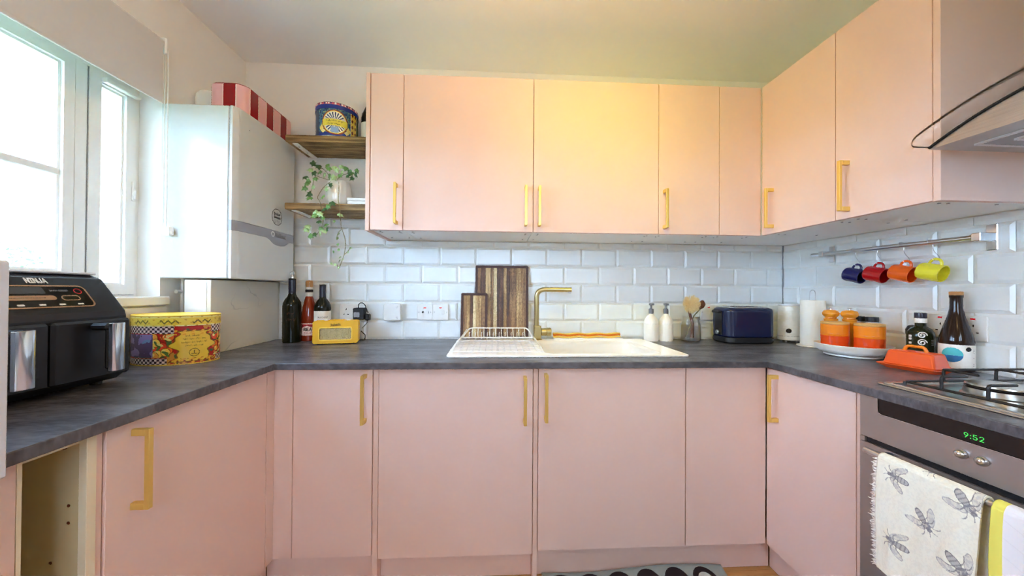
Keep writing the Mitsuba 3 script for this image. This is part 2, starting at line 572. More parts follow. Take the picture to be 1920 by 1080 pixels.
sash_left(WY0 + .047, .50, 1.2045, WZ1 - .0415, .03, (1.566,))
part(win, 'mullion', bx(xo, xi + .003, .5015, .5415, 1.2035, WZ1 - .038, .003), 'upvc')
sash_left(.543, 1.268, 1.2045, WZ1 - .0415, .03, (1.566,))
s2 = sash_left(1.311, 1.4745, WZ0 + .0255, WZ1 - .0415, .038, ())
part(s2, 'handle', cat(bx(xi + .0065, xi + .014, 1.455, 1.467, 1.525, 1.605, .003), bx(xi + .013, xi + .021, 1.456, 1.466, 1.53, 1.57, .003)), 'upvc')
part(s2, 'stay', bx(xi + .0065, xi + .028, 1.345, 1.472, 1.935, 1.952, .003), 'upvc')
w2 = tag(numbered('added_window_2'), 'white framed window added behind the camera for cool fill light', None, None, 'structure')  # added out of view to let in more daylight
part(w2, 'frame', ext(ring_poly(sbox(VX0, VZ0, VX1, VZ1), .045).union(sbox(.128, VZ0 + .04, .172, VZ1 - .04)), .07), 'upvc', M=frame((0, YNEAR - .02, 0), (1, 0, 0), (0, 0, 1)))
for c in (-.1235, .4235):
    sash(w2, frame((c, YNEAR - .04, (VZ0 + VZ1) / 2), (-1, 0, 0), (0, 0, 1)), .499, VZ1 - VZ0 - .093, .045, ())
S('trim_1', bx(XL + .0006, XL + .032, WY0 - .02, WY1 + .012, 1.110, 1.146, .004), 'upvc')
S('trim_2', bx(XL - .001, XL + .02, .62, WY1 + .012, ZWT + .001, 1.106, .003), 'white_melamine')

# outside: lawn and a few trees, washed out by the daylight
S('ground', bx(-60, XWO - .3, -30, 60, -2.2, -2.1, 0), 'grass')


def tree(x, y, h, seed, label):
    r = np.random.default_rng(seed)
    t = thing('tree', label, 'tree', None)
    part(t, 'trunk', tube([(x, y, -2.1), (x + .1, y, -2.1 + h * .4), (x, y + .1, -2.1 + h * .8)], [.16, .12, .04], 8), 'bark', True)
    n = 1500
    d = r.normal(size=(n, 3))
    d /= np.linalg.norm(d, axis=1, keepdims=True)
    c = d * (r.random((n, 1)) ** .4) * np.array([1.25, 1.5, h * .34]) * (0.75 + .5 * nfbm(d * 2.2 + seed, 3))[:, None] + np.array([x, y, -2.1 + h * .68])
    V, F = [], []
    for k in range(n):
        a, b = r.normal(size=3), r.normal(size=3)
        a /= np.linalg.norm(a)
        b -= a * (a @ b)
        b /= np.linalg.norm(b)
        s = .09 + .07 * r.random()
        V += [c[k] - a * s, c[k] + b * s * .5, c[k] + a * s, c[k] - b * s * .5]
        F.append([4 * k, 4 * k + 1, 4 * k + 2, 4 * k + 3])
    part(t, 'foliage', (np.array(V), np.array(F)), 'tree_leaf', kind='stuff')


tree(-16.5, 12.9, 4.85, 3, 'pale green tree outside at the right edge of the wide window pane')
tree(-22, 14.4, 5.1, 5, 'pale green tree outside seen just above the air fryer logo')
tree(-28, 15.2, 5.6, 8, 'pale green tree outside seen above the left end of the air fryer')

# ---------------------------------------------------------------- wall tiles, one by one
TP, TQ, TJ, TD = .2005, .1025, .0022, YWALL - YW - .0004


def tile_mesh(w, h, bl=.011, br=.011, bt=.011, bb=.011):
    d, e = TD, .0035
    o = np.array([(0, 0), (w, 0), (w, h), (0, h)])
    q = np.array([(bl, bb), (w - br, bb), (w - br, h - bt), (bl, h - bt)])
    V = np.vstack([np.c_[o, np.zeros(4)], np.c_[o, np.full(4, e)], np.c_[q, np.full(4, d)]])
    F = []
    for a in (0, 4):
        for i in range(4):
            j = (i + 1) % 4
            F += [[a + i, a + j, a + 4 + j], [a + i, a + 4 + j, a + 4 + i]]
    F += [[8, 9, 10], [8, 10, 11]]
    return trimesh.Trimesh(V, np.array(F), process=False)


tile_cache = {}


def tile_wall(holder, u0, u1, top, M, phase):
    """Tiles on the local (u, z) plane; top(u) = where the tiling ends."""
    for k in range(8):
        z0 = ZWT + .0015 + TQ * k
        n0 = math.floor((u0 - phase) / TP) - 2
        for n in range(n0, n0 + 40):
            a = phase + TP * (n + (.5 if k % 2 == 0 else 0))
            b = a + TP
            ca, cb = max(a, u0), min(b, u1)
            zt = min(z0 + TQ, top((ca + cb) / 2))
            w, h = cb - ca - TJ, zt - z0 - TJ
            if w < .012 or h < .012:
                continue
            key = (round(w, 4), round(h, 4), ca > a + 1e-6, cb < b - 1e-6, zt < z0 + TQ - 1e-6)
            if key not in tile_cache:
                tile_cache[key] = mikit.ply(tile_mesh(w, h, .002 if key[2] else .011, .002 if key[3] else .011, .002 if key[4] else .011), 'tile_glaze')
            kk = numbered(f'{holder}__tile')
            scene[kk] = {**tile_cache[key], 'to_world': T((M @ tr(ca + TJ / 2, z0 + TJ / 2, .0002)).tolist())}


XT0 = -1.168
tile_wall(wall_back, XT0, XRW - .004, lambda u: 1.566 if u < -.57 else 1.4525, frame((0, YWALL, 0), (1, 0, 0), (0, 0, 1)), 0.0)
# right wall: local u runs towards the camera (u = -y)
tile_wall(wall_right, -YW + .002, 0.2, lambda u: 1.4525 if u < -.94 else 1.55, frame((XRW, 0, 0), (0, -1, 0), (0, 0, 1)), -1.545)
add('sealant_strip', bx(XR - .002, XRW - .0005, YW - .001, YW + .004, ZWT + .002, 1.452, 0), 'mid_grey', label='thin grey sealant line in the tiled corner right of the toaster', cat='sealant')

# ================================================================ FURNITURE
def handle(parent, L, M, up=True):
    """Square bar handle: local x across, y towards the viewer is negative, z up; its lower end at the origin on the door face."""
    s = .0058
    m = cat(bx(-s, s, -.040, -.0296, 0, L, .0008), bx(-s, s, -.0298, -.0003, .0, .0155, .0006), bx(-s, s, -.0298, -.0003, L - .0155, L, .0006))
    part(parent, 'handle', m, 'brass', M=M)


def unit(name, label, cat_, M, w, z0, z1, depth, doors, carc='white_melamine', group=None, t=.018, hollow=False):
    """A cupboard: local x along the run, y into the furniture, doors = (x0, x1, handle x or None, handle z, z0, z1)."""
    k = thing(name, label, cat_, group)
    shell = bx(.0008, w - .0008, t + .0022, depth, z0 + .001, z1 - .001, .0008)
    if hollow:         # base units are open boxes under the worktop
        shell = tm(man(shell) - man(bx(.017, w - .017, t + .019, depth - .012, z0 + .018, z1 + .1, 0)) - man(bx(.017, w - .017, t - .01, t + .03, z0 + .1, z1 - .09, 0)))
    part(k, 'carcass', shell, carc, M=M)
    for x0, x1, hx, hz, a, b in doors:
        d = part(k, 'door', bx(x0 + .0014, x1 - .0014, 0, t, a, b, .0012), 'pink_paint', M=M)
        if hx is not None:
            handle(d, .184, M @ tr(hx, 0, hz))
    return k


UD, BD = YWALL - YU - .002, YWALL - YB - .002


def cover_caps(k, xs, M):
    """The little round hinge screws under a wall cupboard."""
    for x in xs:
        for y in (.06, .09, .25):
            part(k, 'screw_cap', cyl((x, y, ZU0 - .0012), (x, y, ZU0 + .0012), .004, 10), 'mid_grey', M=M)


def wall_unit(name, label, x0, x1, hx):
    M = M_back(x0, YU)
    k = unit(name, label, 'cabinet', M, x1 - x0, ZU0, ZU1, UD, [(0, x1 - x0, None if hx is None else hx - x0, 1.478, ZU0 - .001, ZU1)])
    cover_caps(k, (.03, x1 - x0 - .03), M)
    return k


e = thing('end_panel', 'pink end panel on the left side of the wall cabinets beside the shelves', 'panel')
part(e, 'board', bx(-.588, -.5702, YU - .003, YWALL - .002, ZU0 - .006, ZU1, .001), 'pink_edge')
wall_unit('wall_cabinet', 'narrow pink wall cabinet with brass handle next to the open shelves', -.5688, -.4188, -.447)
wall_unit('wall_cabinet', 'wide pink wall cabinet above the white wall box, handle on its right edge', -.4188, .1812, .145)
wall_unit('wall_cabinet', 'wide pink wall cabinet straight above the sink and gold tap, handle on its left edge', .1812, .7812, .208)
wall_unit('wall_cabinet', 'slim pink wall cabinet above the soap bottles, next to the corner', .7812, 1.0812, .807)
wall_unit('corner_cabinet', 'plain pink corner cabinet front without handle above the toaster', 1.0812, XUR - .002, None)


def wall_unit_r(label, y1, y0, hy, depth):
    M = M_right(XUR, y1)
    k = unit('wall_cabinet', label, 'cabinet', M, y1 - y0, ZU0, ZU1, depth, [(0, y1 - y0, y1 - hy, 1.478, ZU0 - .001, ZU1)])
    cover_caps(k, (.03, y1 - y0 - .03), M)


wall_unit_r('pink wall cabinet on the right wall, hinged in the corner above the milk frother', YU - .001, 1.2515, 1.546, XRW - XUR - .002)
wall_unit_r('pink wall cabinet on the right wall above the hanging mugs, beside the hood', 1.2515, .9572, 1.202, XRW - XUR - .002)
e = thing('end_panel', 'tall pink end panel between the right wall cabinet and the cooker hood', 'panel')
part(e, 'board', bx(XUR - .002, XRW - .002, .938, .9558, ZU0 - .004, ZU1, .001), 'pink_edge')
# the corner behind the two runs
add('corner_carcass', bx(XUR + .001, XRW - .003, YU + .003, YWALL - .003, ZU0 + .001, ZU1 - .002), 'white_melamine',
    label='white underside of the corner wall cabinet above the milk frother', cat='cabinet')

# ---------------------------------------------------------------- base cabinets, back run
def base_unit(name, label, x0, x1, hx, hz=.672, z0=ZB0, cat_='cabinet'):
    return unit(name, label, cat_, M_back(x0, YB), x1 - x0, z0, ZB1, BD - .06, [(0, x1 - x0, None if hx is None else hx - x0, hz, z0, ZB1 - .002)], 'pink_edge', hollow=True)


base_unit('base_cabinet', 'pink base cabinet below the yellow radio, in the left corner', -.7585, -.4615, -.489)
base_unit('integrated_dishwasher', 'wide pink appliance door below the dish rack, handle on its right edge', -.4393, .1577, .124, .662, ZB0 - .012, 'dishwasher')
base_unit('base_cabinet', 'wide pink base cabinet below the sink basin, handle on its left edge', .1777, .7747, .206)
base_unit('corner_cabinet', 'plain pink corner cabinet front under the worktop below the toaster', .7757, XBR - .0004, None)
for x0, x1, lb in ((-.4605, -.4403, 'slim pink upright panel between the left base cabinet and the dishwasher door'), (.1587, .1767, 'slim pink upright panel between the dishwasher door and the sink cabinet')):
    e = thing('upright_panel', lb, 'panel')
    part(e, 'board', bx(x0, x1, YB + .004, YB + .5, FZ + .001, ZB1 + .002, .001), 'pink_edge')
e = thing('upright_panel', 'narrow pink filler strip in the left inner corner under the worktop', 'panel')
part(e, 'board', bx(XBL - .002, -.7595, YB + .001, YB + .019, ZB0, ZB1, .001), 'pink_edge')
for x0, x1, lb in ((XBL - .05, -.4612, 'pink plinth board below the left corner base cabinet'), (-.4396, .158, 'pink plinth board below the dishwasher door'), (.1774, XBR + .048, 'pink plinth board below the sink cabinet')):
    e = thing('plinth_board', lb, 'plinth')
    part(e, 'board', bx(x0 + .0006, x1 - .0006, YB + .045, YB + .06, FZ + .001, ZB0 - .0135, .001), 'pink_edge')

# ---------------------------------------------------------------- right run
M = M_right(XBR, YB - .0006)
k = unit('base_cabinet', 'pale pink base cabinet on the right, between the corner and the oven', 'cabinet', M, YB - .001 - 1.0105, ZB0, ZB1, XRW - XBR - .07,
         [(0, YB - .001 - 1.0105, YB - 1.307, .672, ZB0, ZB1 - .002)], 'pink_edge')
e = thing('upright_panel', 'slim pale pink upright panel beside the oven', 'panel')
part(e, 'board', bx(XBR, XRW - .05, .9915, 1.0095, FZ + .001, ZB1 + .002, .001), 'pink_edge')
e = thing('plinth_board', 'pink plinth board below the right base cabinet', 'plinth')
part(e, 'board', bx(XBR + .05, XBR + .065, 1.0105, YB + .0435, FZ + .001, ZB0 - .0135, .001), 'pink_edge')

# ---------------------------------------------------------------- left run
M = M_left(XBL, .7885)
k = unit('base_cabinet', 'orange-pink base cabinet on the left run with a large brass handle', 'cabinet', M, 1.3185 - .7885, ZB0, ZB1, .48,
         [(0, 1.3185 - .7885, .846 - .7885, .672, ZB0, ZB1 - .002)], 'pink_edge')
e = thing('upright_panel', 'pink corner post at the far end of the left run', 'panel')
part(e, 'board', bx(XBL - .018, XBL, 1.3195, YB, ZB0, ZB1, .001), 'pink_edge')
e = thing('plinth_board', 'pink plinth board below the left run', 'plinth')
part(e, 'board', bx(XBL - .065, XBL - .05, .79, YB + .0435, FZ + .001, ZB0 - .0135, .001), 'pink_edge')
# narrow open unit without a door
k = thing('open_cabinet', 'narrow doorless cabinet with bare beige inside at the far left', 'cabinet')
x0, x1 = -1.30, XBL - .016
part(k, 'side_panel', bx(x0, x1, .757, .773, .06, ZB1, .001), 'beige_melamine')
part(k, 'side_panel', bx(x0, x1, .6505, .6585, .06, ZB1, .001), 'beige_melamine')
part(k, 'edge_strip', bx(x1 + .0002, x1 + .016, .755, .773, .06, ZB1, .0008), 'cream_melamine')
part(k, 'edge_strip', bx(x1 + .0002, x1 + .015, .6515, .6585, .06, ZB1, .0006), 'cream_melamine')
part(k, 'top_rail', bx(x0, x1 + .003, .659, .7565, ZB1 - .012, ZB1, .001), 'cream_melamine')
part(k, 'base_panel', bx(x0, x1, .659, .7565, .06, .078, .001), 'beige_melamine')
part(k, 'back_panel', bx(x0 - .006, x0 - .0005, .6505, .773, .06, ZB1, .0005), 'beige_melamine')
for xx, zz in ((-.862, .735), (-.862, .70), (-.895, .62), (-.895, .585), (-.895, .55), (-.895, .515), (-.885, .86)):
    part(k, 'peg_hole', cyl((xx, .7566, zz), (xx, .7572, zz), .0032, 10), 'dark_wood')
part(k, 'hinge_plate', bx(-.905, -.865, .750, .7566, .851, .862, .001), 'dark_wood')
e = thing('upright_panel', 'slim pink panel at the left edge beside the open cabinet', 'panel')
part(e, 'board', bx(XBL - .018, XBL, .606, .6500, .06, ZB1, .001), 'pink_edge')
e = thing('upright_panel', 'slim pink filler strip between the open cabinet and the left door', 'panel')
part(e, 'board', bx(XBL - .02, XBL - .004, .7745, .7872, .06, ZB1, .001), 'pink_edge')

# ---------------------------------------------------------------- worktop, one continuous U with the sink hole
def worktop():
    o = [(XL + .001, .615), (-.803, .615), (-.803, 1.326), (1.089, 1.326), (1.089, -.1), (XRW - .001, -.1), (XRW - .001, YWALL - .001), (XL + .001, YWALL - .001)]
    p = Polygon(o)
    rings = [np.c_[np.array(p.buffer(-q, join_style=2).exterior.coords)[:-1], np.full(8, z)] for q, z in
             ((.0015, ZWT - .025), (0, ZWT - .0235), (0, ZWT - .003), (.001, ZWT - .0008), (.003, ZWT))]
    for i in range(1, 5):          # the same first corner in every ring
        d = np.linalg.norm(rings[i][:, :2] - rings[0][0, :2], axis=1)
        rings[i] = np.roll(rings[i], -int(d.argmin()), 0)
    t = layered(rings, False, False)
    caps = []
    for r, flip in ((rings[0], True), (rings[-1], False)):
        v, f = trimesh.creation.triangulate_polygon(Polygon(r[:, :2]), engine='earcut')
        caps.append(trimesh.Trimesh(np.c_[v, np.full(len(v), r[0, 2])], f[:, ::-1] if flip else f, process=False))
    t = cat(t, *caps)
    t.merge_vertices()
    t.fix_normals()
    hole = man(bx(.205, .745, 1.445, 1.85, ZWT - .1, ZWT + .1, 0))
    return man(t) - hole


add('worktop', worktop(), 'worktop_laminate', label='dark grey stone-effect worktop running in a U along three walls', cat='worktop')

# ================================================================ BOILER, PIPE BOXING, SHELVES, WINDOW THINGS
BX0, BXF, BY0, BY1, BZ0, BZ1 = XL + .002, -1.062, 1.485, 1.927, 1.221, 1.935
boiler = thing('boiler', 'white gas boiler hung in the left corner, with a grey band across its front', 'boiler')
part(boiler, 'case', bx(BX0, BXF - .032, BY0, BY1, BZ0, BZ1, .004), 'boiler_white')
part(boiler, 'case_seam', bx(BXF - .0318, BXF - .0272, BY0 + .002, BY1 - .002, BZ0 + .002, BZ1 - .002, .001), 'mid_grey')


def front_outline(z0, z1, dz0=lambda t: 0., dz1=lambda t: 0.):
    """A slice of the gently bowed front cover between two heights."""
    n = 28
    t = np.linspace(0, 1, n)
    y = BY0 + (BY1 - BY0) * t
    x = BXF - .006 + .006 * np.sin(math.pi * t) - .012 * np.exp(-t * 60) - .012 * np.exp(-(1 - t) * 60)
    back = np.full(n, BXF - .027)
    a, b = z0 + np.array([dz0(q) for q in t]), z1 + np.array([dz1(q) for q in t])
    V = np.vstack([np.c_[x, y, a], np.c_[x, y, b], np.c_[back, y, b], np.c_[back, y, a]])
    F = []
    for r in range(4):
        for i in range(n - 1):
            p, q = r * n + i, ((r + 1) % 4) * n + i
            F += [[p, p + 1, q + 1], [p, q + 1, q]]
    for i in (0, n - 1):
        c = [r * n + i for r in range(4)]
        F += [[c[0], c[1], c[2]], [c[0], c[2], c[3]]] if i == 0 else [[c[0], c[2], c[1]], [c[0], c[3], c[2]]]
    m = trimesh.Trimesh(V, np.array(F), process=False)
    m.fix_normals()
    return m


bulge = lambda t: -.028 * math.exp(-((t - .66) / .16) ** 4)  # noqa: E731
up_ = lambda t: .008 * (1 - t)  # noqa: E731
part(boiler, 'upper_cover', front_outline(1.4625, BZ1 - .001), 'boiler_white', 35)
part(boiler, 'grey_band', front_outline(1.4205, 1.4615, bulge), 'boiler_grey', 35)
part(boiler, 'lower_cover', front_outline(BZ0, 1.4195, lambda t: 0., bulge), 'boiler_white', 35)
Mf = frame((BXF + .0003, 1.772, 1.441), (0, 1, 0), (0, 0, 1))
part(boiler, 'wordmark', textd('Vaillant', .020, .0007, Mf @ tr(.012, 0, 0), True, width=.088), 'ink_grey')
part(boiler, 'emblem', ext(ring_poly(Point(0, 0).buffer(.0125), .004), .0008), 'print_white', M=Mf @ tr(-.047, .002, 0))
st = part(boiler, 'sticker', ext(ring_poly(Point(0, 0).buffer(.040), .0022), .0005), 'ink_black', M=frame((BXF + .0006, 1.755, 1.530), (0, 1, 0), (0, 0, 1)))
for dz, s, w in ((.014, 'Boiler', .048), (-.002, 'Serviced', .052)):
    part(st, 'print', textd(s, .012, .0005, frame((BXF + .0006, 1.755, 1.530 + dz), (0, 1, 0), (0, 0, 1)), True, width=w), 'ink_black')
for dz in (-.016, -.022, -.028):
    part(st, 'print', bx(BXF + .0004, BXF + .0009, 1.733, 1.776, 1.530 + dz, 1.5312 + dz, 0), 'ink_grey')
part(boiler, 'screw', cyl((BXF - .0005, 1.56, 1.865), (BXF + .0008, 1.56, 1.865), .0025, 10), 'mid_grey')

# boxing below the boiler: marble-look panel, white edge board, dark pipe gap
box_ = thing('pipe_boxing', 'marble-look boxing below the boiler with a white edge board', 'panel')
part(box_, 'marble_panel', bx(-1.186, -1.170, 1.502, YWALL - .002, ZWT + .001, BZ0 - .006, .001), 'marble')
part(box_, 'edge_board', bx(-1.274, -1.1865, 1.5005, 1.516, ZWT + .001, BZ0 - .006, .001), 'white_melamine')
part(box_, 'top_rail', bx(-1.272, -1.188, 1.53, YWALL - .003, BZ0 - .03, BZ0 - .008, .001), 'white_melamine')
pp = thing('pipework', 'white pipe ends in the narrow gap under the boiler', 'pipes')
part(pp, 'pipe', tube([(-1.345, 1.575, ZWT + .001), (-1.345, 1.575, BZ0 - .001)], .0075, 12), 'white_plastic', True)
part(pp, 'pipe', tube([(-1.30, 1.60, ZWT + .001), (-1.30, 1.60, BZ0 - .001)], .0075, 12), 'copper', True)
part(pp, 'valve', cyl((-1.345, 1.566, 1.165), (-1.345, 1.545, 1.165), .008, 12), 'white_plastic')
part(pp, 'valve', cyl((-1.30, 1.591, 1.158), (-1.30, 1.572, 1.158), .006, 12), 'white_plastic')

# striped box and white cap on top of the boiler
sb = thing('striped_box', 'rounded box with pink and red vertical stripes on top of the boiler', 'box')


def striped():
    p = Polygon([(-1.235, 1.545), (-1.078, 1.545), (-1.078, 1.922), (-1.235, 1.922)]).buffer(-.045).buffer(.045, quad_segs=14)
    c = np.array(shapely.segmentize(p.exterior, .002).coords)[:-1]
    if not p.exterior.is_ccw:
        c = c[::-1]
    k = int(np.argmin(np.hypot(c[:, 0] + 1.235, c[:, 1] - 1.59)))
    c = np.roll(c, -k, 0)
    s = np.r_[0, np.cumsum(np.linalg.norm(np.diff(c, axis=0), axis=1))]
    R, C = [], []
    zs = [BZ1 + .0006, BZ1 + .004, BZ1 + .118, BZ1 + .124, BZ1 + .127]
    ins = [0, 0, 0, .0015, .006]
    cen = c.mean(0)
    red, pink = np.array(lin('#84070f')), np.array(lin('#dfa8a6'))
    on = (np.floor((s - .095) / .054).astype(int) % 2) == 0
    edge = np.abs(((s - .095) / .054) % 1 - .5) > .47
    for z, q in zip(zs, ins):
        d = cen - c
        R.append(np.c_[c + d / np.linalg.norm(d, axis=1, keepdims=True) * q, np.full(len(c), z)])
        C.append(np.where(on[:, None], red, pink))
        C[-1][edge] = np.array(lin('#f0d4cc'))
    m = layered(R)
    return m, np.vstack([np.vstack(C), [pink, red]])


m_, c_ = striped()
part(sb, 'body', m_, 'print_gloss', True, color=c_)
part(sb, 'lid_edge', ext(ring_poly(Polygon([(-1.235, 1.545), (-1.078, 1.545), (-1.078, 1.922), (-1.235, 1.922)]).buffer(-.048).buffer(.0445), .004), .002, BZ1 + .1265), 'label_red')
cap = thing('upturned_bowl', 'rounded white upturned bowl on the boiler behind the striped box', 'bowl')
part(cap, 'dome', lathe([(0, 0), (.060, 0), (.0615, .006), (.0615, .10), (.059, .118), (.050, .131), (.030, .139), (0, .142)], 36, -1.298, 1.665, BZ1 + .0005), 'white_plastic', 40)
part(cap, 'knob', cyl((-1.288, 1.66, BZ1 + .142), (-1.262, 1.66, BZ1 + .1455), .004, 10), 'cream_melamine')


# shelves
def shelf(zb, zt, label):
    k = thing('wall_shelf', label, 'shelf')
    part(k, 'board', bx(-1.026, -.590, 1.752, YWALL - .002, zb, zt, .003), 'shelf_wood')
    for x in (-.985, -.63):
        b = cat(bx(x - .015, x + .015, 1.764, YWALL - .002, zb - .0066, zb - .0004, .0025), bx(x - .015, x + .015, YWALL - .0082, YWALL - .002, zb - .11, zb - .0068, .0025))
        br = part(k, 'bracket', b, 'white_plastic')
        for y in (1.80, 1.88):
            part(br, 'screw', cyl((x, y, zb - .0074), (x, y, zb - .0064), .004, 10), 'mid_grey')
    return k


shelf(1.902, 1.937, 'upper wooden wall shelf on white brackets holding the blue tin')
shelf(1.570, 1.602, 'lower wooden wall shelf on white brackets holding the ivy pot')


# blue tin on the upper shelf
def side_print(cx, cy, rx, ry, z0, z1, n, m, fn, back=0.):
    """An upright elliptic wall with colours fn(s, z) (s: metres of arc from the point that faces the angle back)."""
    a = np.linspace(0, 2 * math.pi, 4 * n + 1)
    p = np.c_[cx + rx * np.cos(back + a), cy + ry * np.sin(back + a)]
    s = np.r_[0, np.cumsum(np.linalg.norm(np.diff(p, axis=0), axis=1))]
    s = np.where(s > s[-1] / 2, s - s[-1], s)
    z = np.linspace(z0, z1, m)
    V = np.dstack([np.repeat(p[None, :, 0], m, 0), np.repeat(p[None, :, 1], m, 0), np.repeat(z[:, None], len(a), 1)]).reshape(-1, 3)
    idx = np.arange(m * len(a)).reshape(m, len(a))
    F = np.stack([idx[:-1, :-1], idx[:-1, 1:], idx[1:, 1:], idx[1:, :-1]], -1).reshape(-1, 4)
    Sg, Z = np.meshgrid(s, z)
    return tm((V, F)), fn(Sg, Z).reshape(-1, 3)


def paint(c, mask, col):
    c[mask] = np.array(lin(col)) if isinstance(col, str) else col


TX, TY, TRr, TZ0, TZ1 = -.826, 1.862, .099, 1.9375, 2.108


def blue_tin_print(s, z):
    c = np.zeros(s.shape + (3,)) + np.array(lin('#3f6f8a'))
    h = z - TZ0
    r = rng.random((80, 40))
    cell = r[(s / .007).astype(int) % 80, (h / .007).astype(int) % 40]
    paint(c, cell > .6, '#26406a')
    paint(c, cell > .85, '#7d9a7a')
    paint(c, h < .024, '#1f3a8c')
    paint(c, h < .006, '#a8c4d8')
    d = np.hypot(s, (h - .074) * 1.0)
    ang = np.arctan2(h - .074, s)
    paint(c, d < .062, '#8a2c24')
    paint(c, d < .057, '#e9d36a')
    paint(c, d < .053, '#eef0ea')
    ray = (np.sin(ang * 22) > .1) & (np.abs(np.sin(ang)) > .45) & (d < .05) & (d > .012)
    paint(c, ray, '#25346a')
    paint(c, (d < .053) & (h < .050) & (np.abs(s) < .018), '#8fb4dd')
    ban = np.abs(h - .074 + (s / .06) ** 2 * .004) < .0165
    paint(c, ban & (np.abs(s) < .060), '#e3d54c')
    for sx in (-1, 1):
        f = (np.abs(s - sx * .066) * 1.1 + np.abs(h - .045) * .8) < .014
        paint(c, f, '#f0dc7a')
        f = (np.abs(s - sx * .056) * .9 + np.abs(h - .030) * 1.1) < .012
        paint(c, f, '#efe3a0')
    side = (s > .078) & (s < .122)
    paint(c, side, '#e2c04a')
    q = ((h / .03) % 1 - .5) ** 2 + (((s - .078) / .022) % 1 - .5) ** 2
    paint(c, side & (q < .08), '#6d2a1c')
    paint(c, (np.abs(s - .079) < .0015) | (np.abs(s - .121) < .0015), '#efe9d2')
    paint(c, s > .124, '#24402c')
    paint(c, s < -.085, '#2d4a6a')
    return c


tin = thing('blue_tin', 'round blue tin with a yellow sunburst emblem on the upper shelf', 'tin')
a0 = toward_cam(TX, TY) - .12
m_, c_ = side_print(TX, TY, TRr, TRr, TZ0, TZ1 - .028, 150, 130, blue_tin_print, a0)
part(tin, 'body', m_, 'print_gloss', True, color=c_)
part(tin, 'base', lathe([(0, 0), (TRr - .001, 0), (TRr - .001, .002), (0, .002)], 48, TX, TY, TZ0 + .0002), 'chrome')


def lid_print(s, z):
    h = z - (TZ1 - .030)
    c = np.zeros(s.shape + (3,)) + np.array(lin('#1d2f86'))
    paint(c, h > .020, '#b8586a')
    n = np.sin(s * 420) + np.sin(s * 173 + 1)
    paint(c, (h > .0215) & (n > .5), '#f0e6e6')
    paint(c, (h > .0215) & (n < -.9), '#43306a')
    return c


m_, c_ = side_print(TX, TY, TRr + .003, TRr + .003, TZ1 - .030, TZ1, 150, 40, lid_print, a0)
ld = part(tin, 'lid', m_, 'print_gloss', True, color=c_)
part(ld, 'top', lathe([(0, 0), (TRr + .003, 0), (TRr + .002, .002), (TRr - .004, .003), (0, .003)], 48, TX, TY, TZ1), 'navy_enamel')
for dz, w in ((.081, .082), (.066, .075)):
    part(tin, 'lettering', wrap(scribble(w, .010, int(dz * 1000), .0012).apply_transform(tr(0, TZ0 + dz, 0)), TX, TY, TRr + .0003, a0), 'ink_black')

b = thing('dark_bottle', 'black-shouldered bottle with a white label behind the blue tin, half hidden by the wall cabinet', 'bottle')
part(b, 'glass', lathe([(0, 0), (.040, 0), (.043, .004), (.043, .150), (.040, .172), (.026, .205), (.016, .23), (.0145, .29), (0, .29)], 32, -.668, 1.89, 1.9375), 'bottle_dark', 40)
part(b, 'label', lathe([(.0433, .03), (.0436, .03), (.0436, .12), (.0433, .12)], 32, -.668, 1.89, 1.9375), 'label_white', 40)

# ivy in a white pot on the lower shelf, and the white box beside it
PX, PY, PZ = -.808, 1.845, 1.6024
ivy = thing('ivy_plant', 'trailing ivy in a ribbed white pot on the lower shelf', 'plant')
n = 24
a = np.arange(n * 4) * 2 * math.pi / (n * 4)
rings = []
for r, z in ((.040, 0), (.050, .004), (.058, .03), (.061, .07), (.058, .105), (.050, .125), (.050, .132), (.046, .132), (.045, .10), (.02, .098)):
    rr = r * (1 + (.02 * np.cos(a * n / 2) if .01 < z < .12 else 0))
    rings.append(np.c_[PX + rr * np.cos(a), PY + rr * np.sin(a), np.full(len(a), PZ + z)])
part(ivy, 'pot', layered(rings), 'white_ceramic', 50)
STEMS = [
    [(-.815, 1.83, 1.70), (-.812, 1.81, 1.725), (-.849, 1.8, 1.735), (-.881, 1.8, 1.745), (-.902, 1.8, 1.751), (-.912, 1.8, 1.729), (-.922, 1.8, 1.683), (-.927, 1.78, 1.637)],
    [(-.818, 1.83, 1.70), (-.82, 1.80, 1.725), (-.855, 1.79, 1.695), (-.875, 1.78, 1.654), (-.872, 1.76, 1.63), (-.85, 1.738, 1.605), (-.835, 1.728, 1.559), (-.827, 1.725, 1.508), (-.842, 1.725, 1.464), (-.862, 1.725, 1.44), (-.882, 1.725, 1.432)],
    [(-.802, 1.83, 1.70), (-.79, 1.80, 1.725), (-.783, 1.79, 1.694), (-.775, 1.77, 1.645), (-.762, 1.738, 1.608), (-.75, 1.726, 1.575), (-.747, 1.725, 1.54), (-.739, 1.72, 1.482), (-.723, 1.72, 1.431), (-.718, 1.72, 1.392), (-.725, 1.72, 1.346), (-.737, 1.72, 1.31), (-.75, 1.72, 1.278), (-.757, 1.72, 1.299)],
    [(-.807, 1.83, 1.70), (-.807, 1.80, 1.725), (-.834, 1.8, 1.752), (-.861, 1.8, 1.784), (-.887, 1.8, 1.8)],
    [(-.802, 1.83, 1.70), (-.80, 1.80, 1.725), (-.776, 1.8, 1.754), (-.737, 1.8, 1.768), (-.707, 1.8, 1.761)],
    [(-.725, 1.72, 1.346), (-.708, 1.72, 1.362), (-.695, 1.72, 1.382)],
    [(-.739, 1.72, 1.47), (-.756, 1.72, 1.449), (-.761, 1.72, 1.418)]]
for s_ in STEMS:
    part(ivy, 'stem', tube(spline(s_, 5), .0014, 5), 'stem_brown', True)
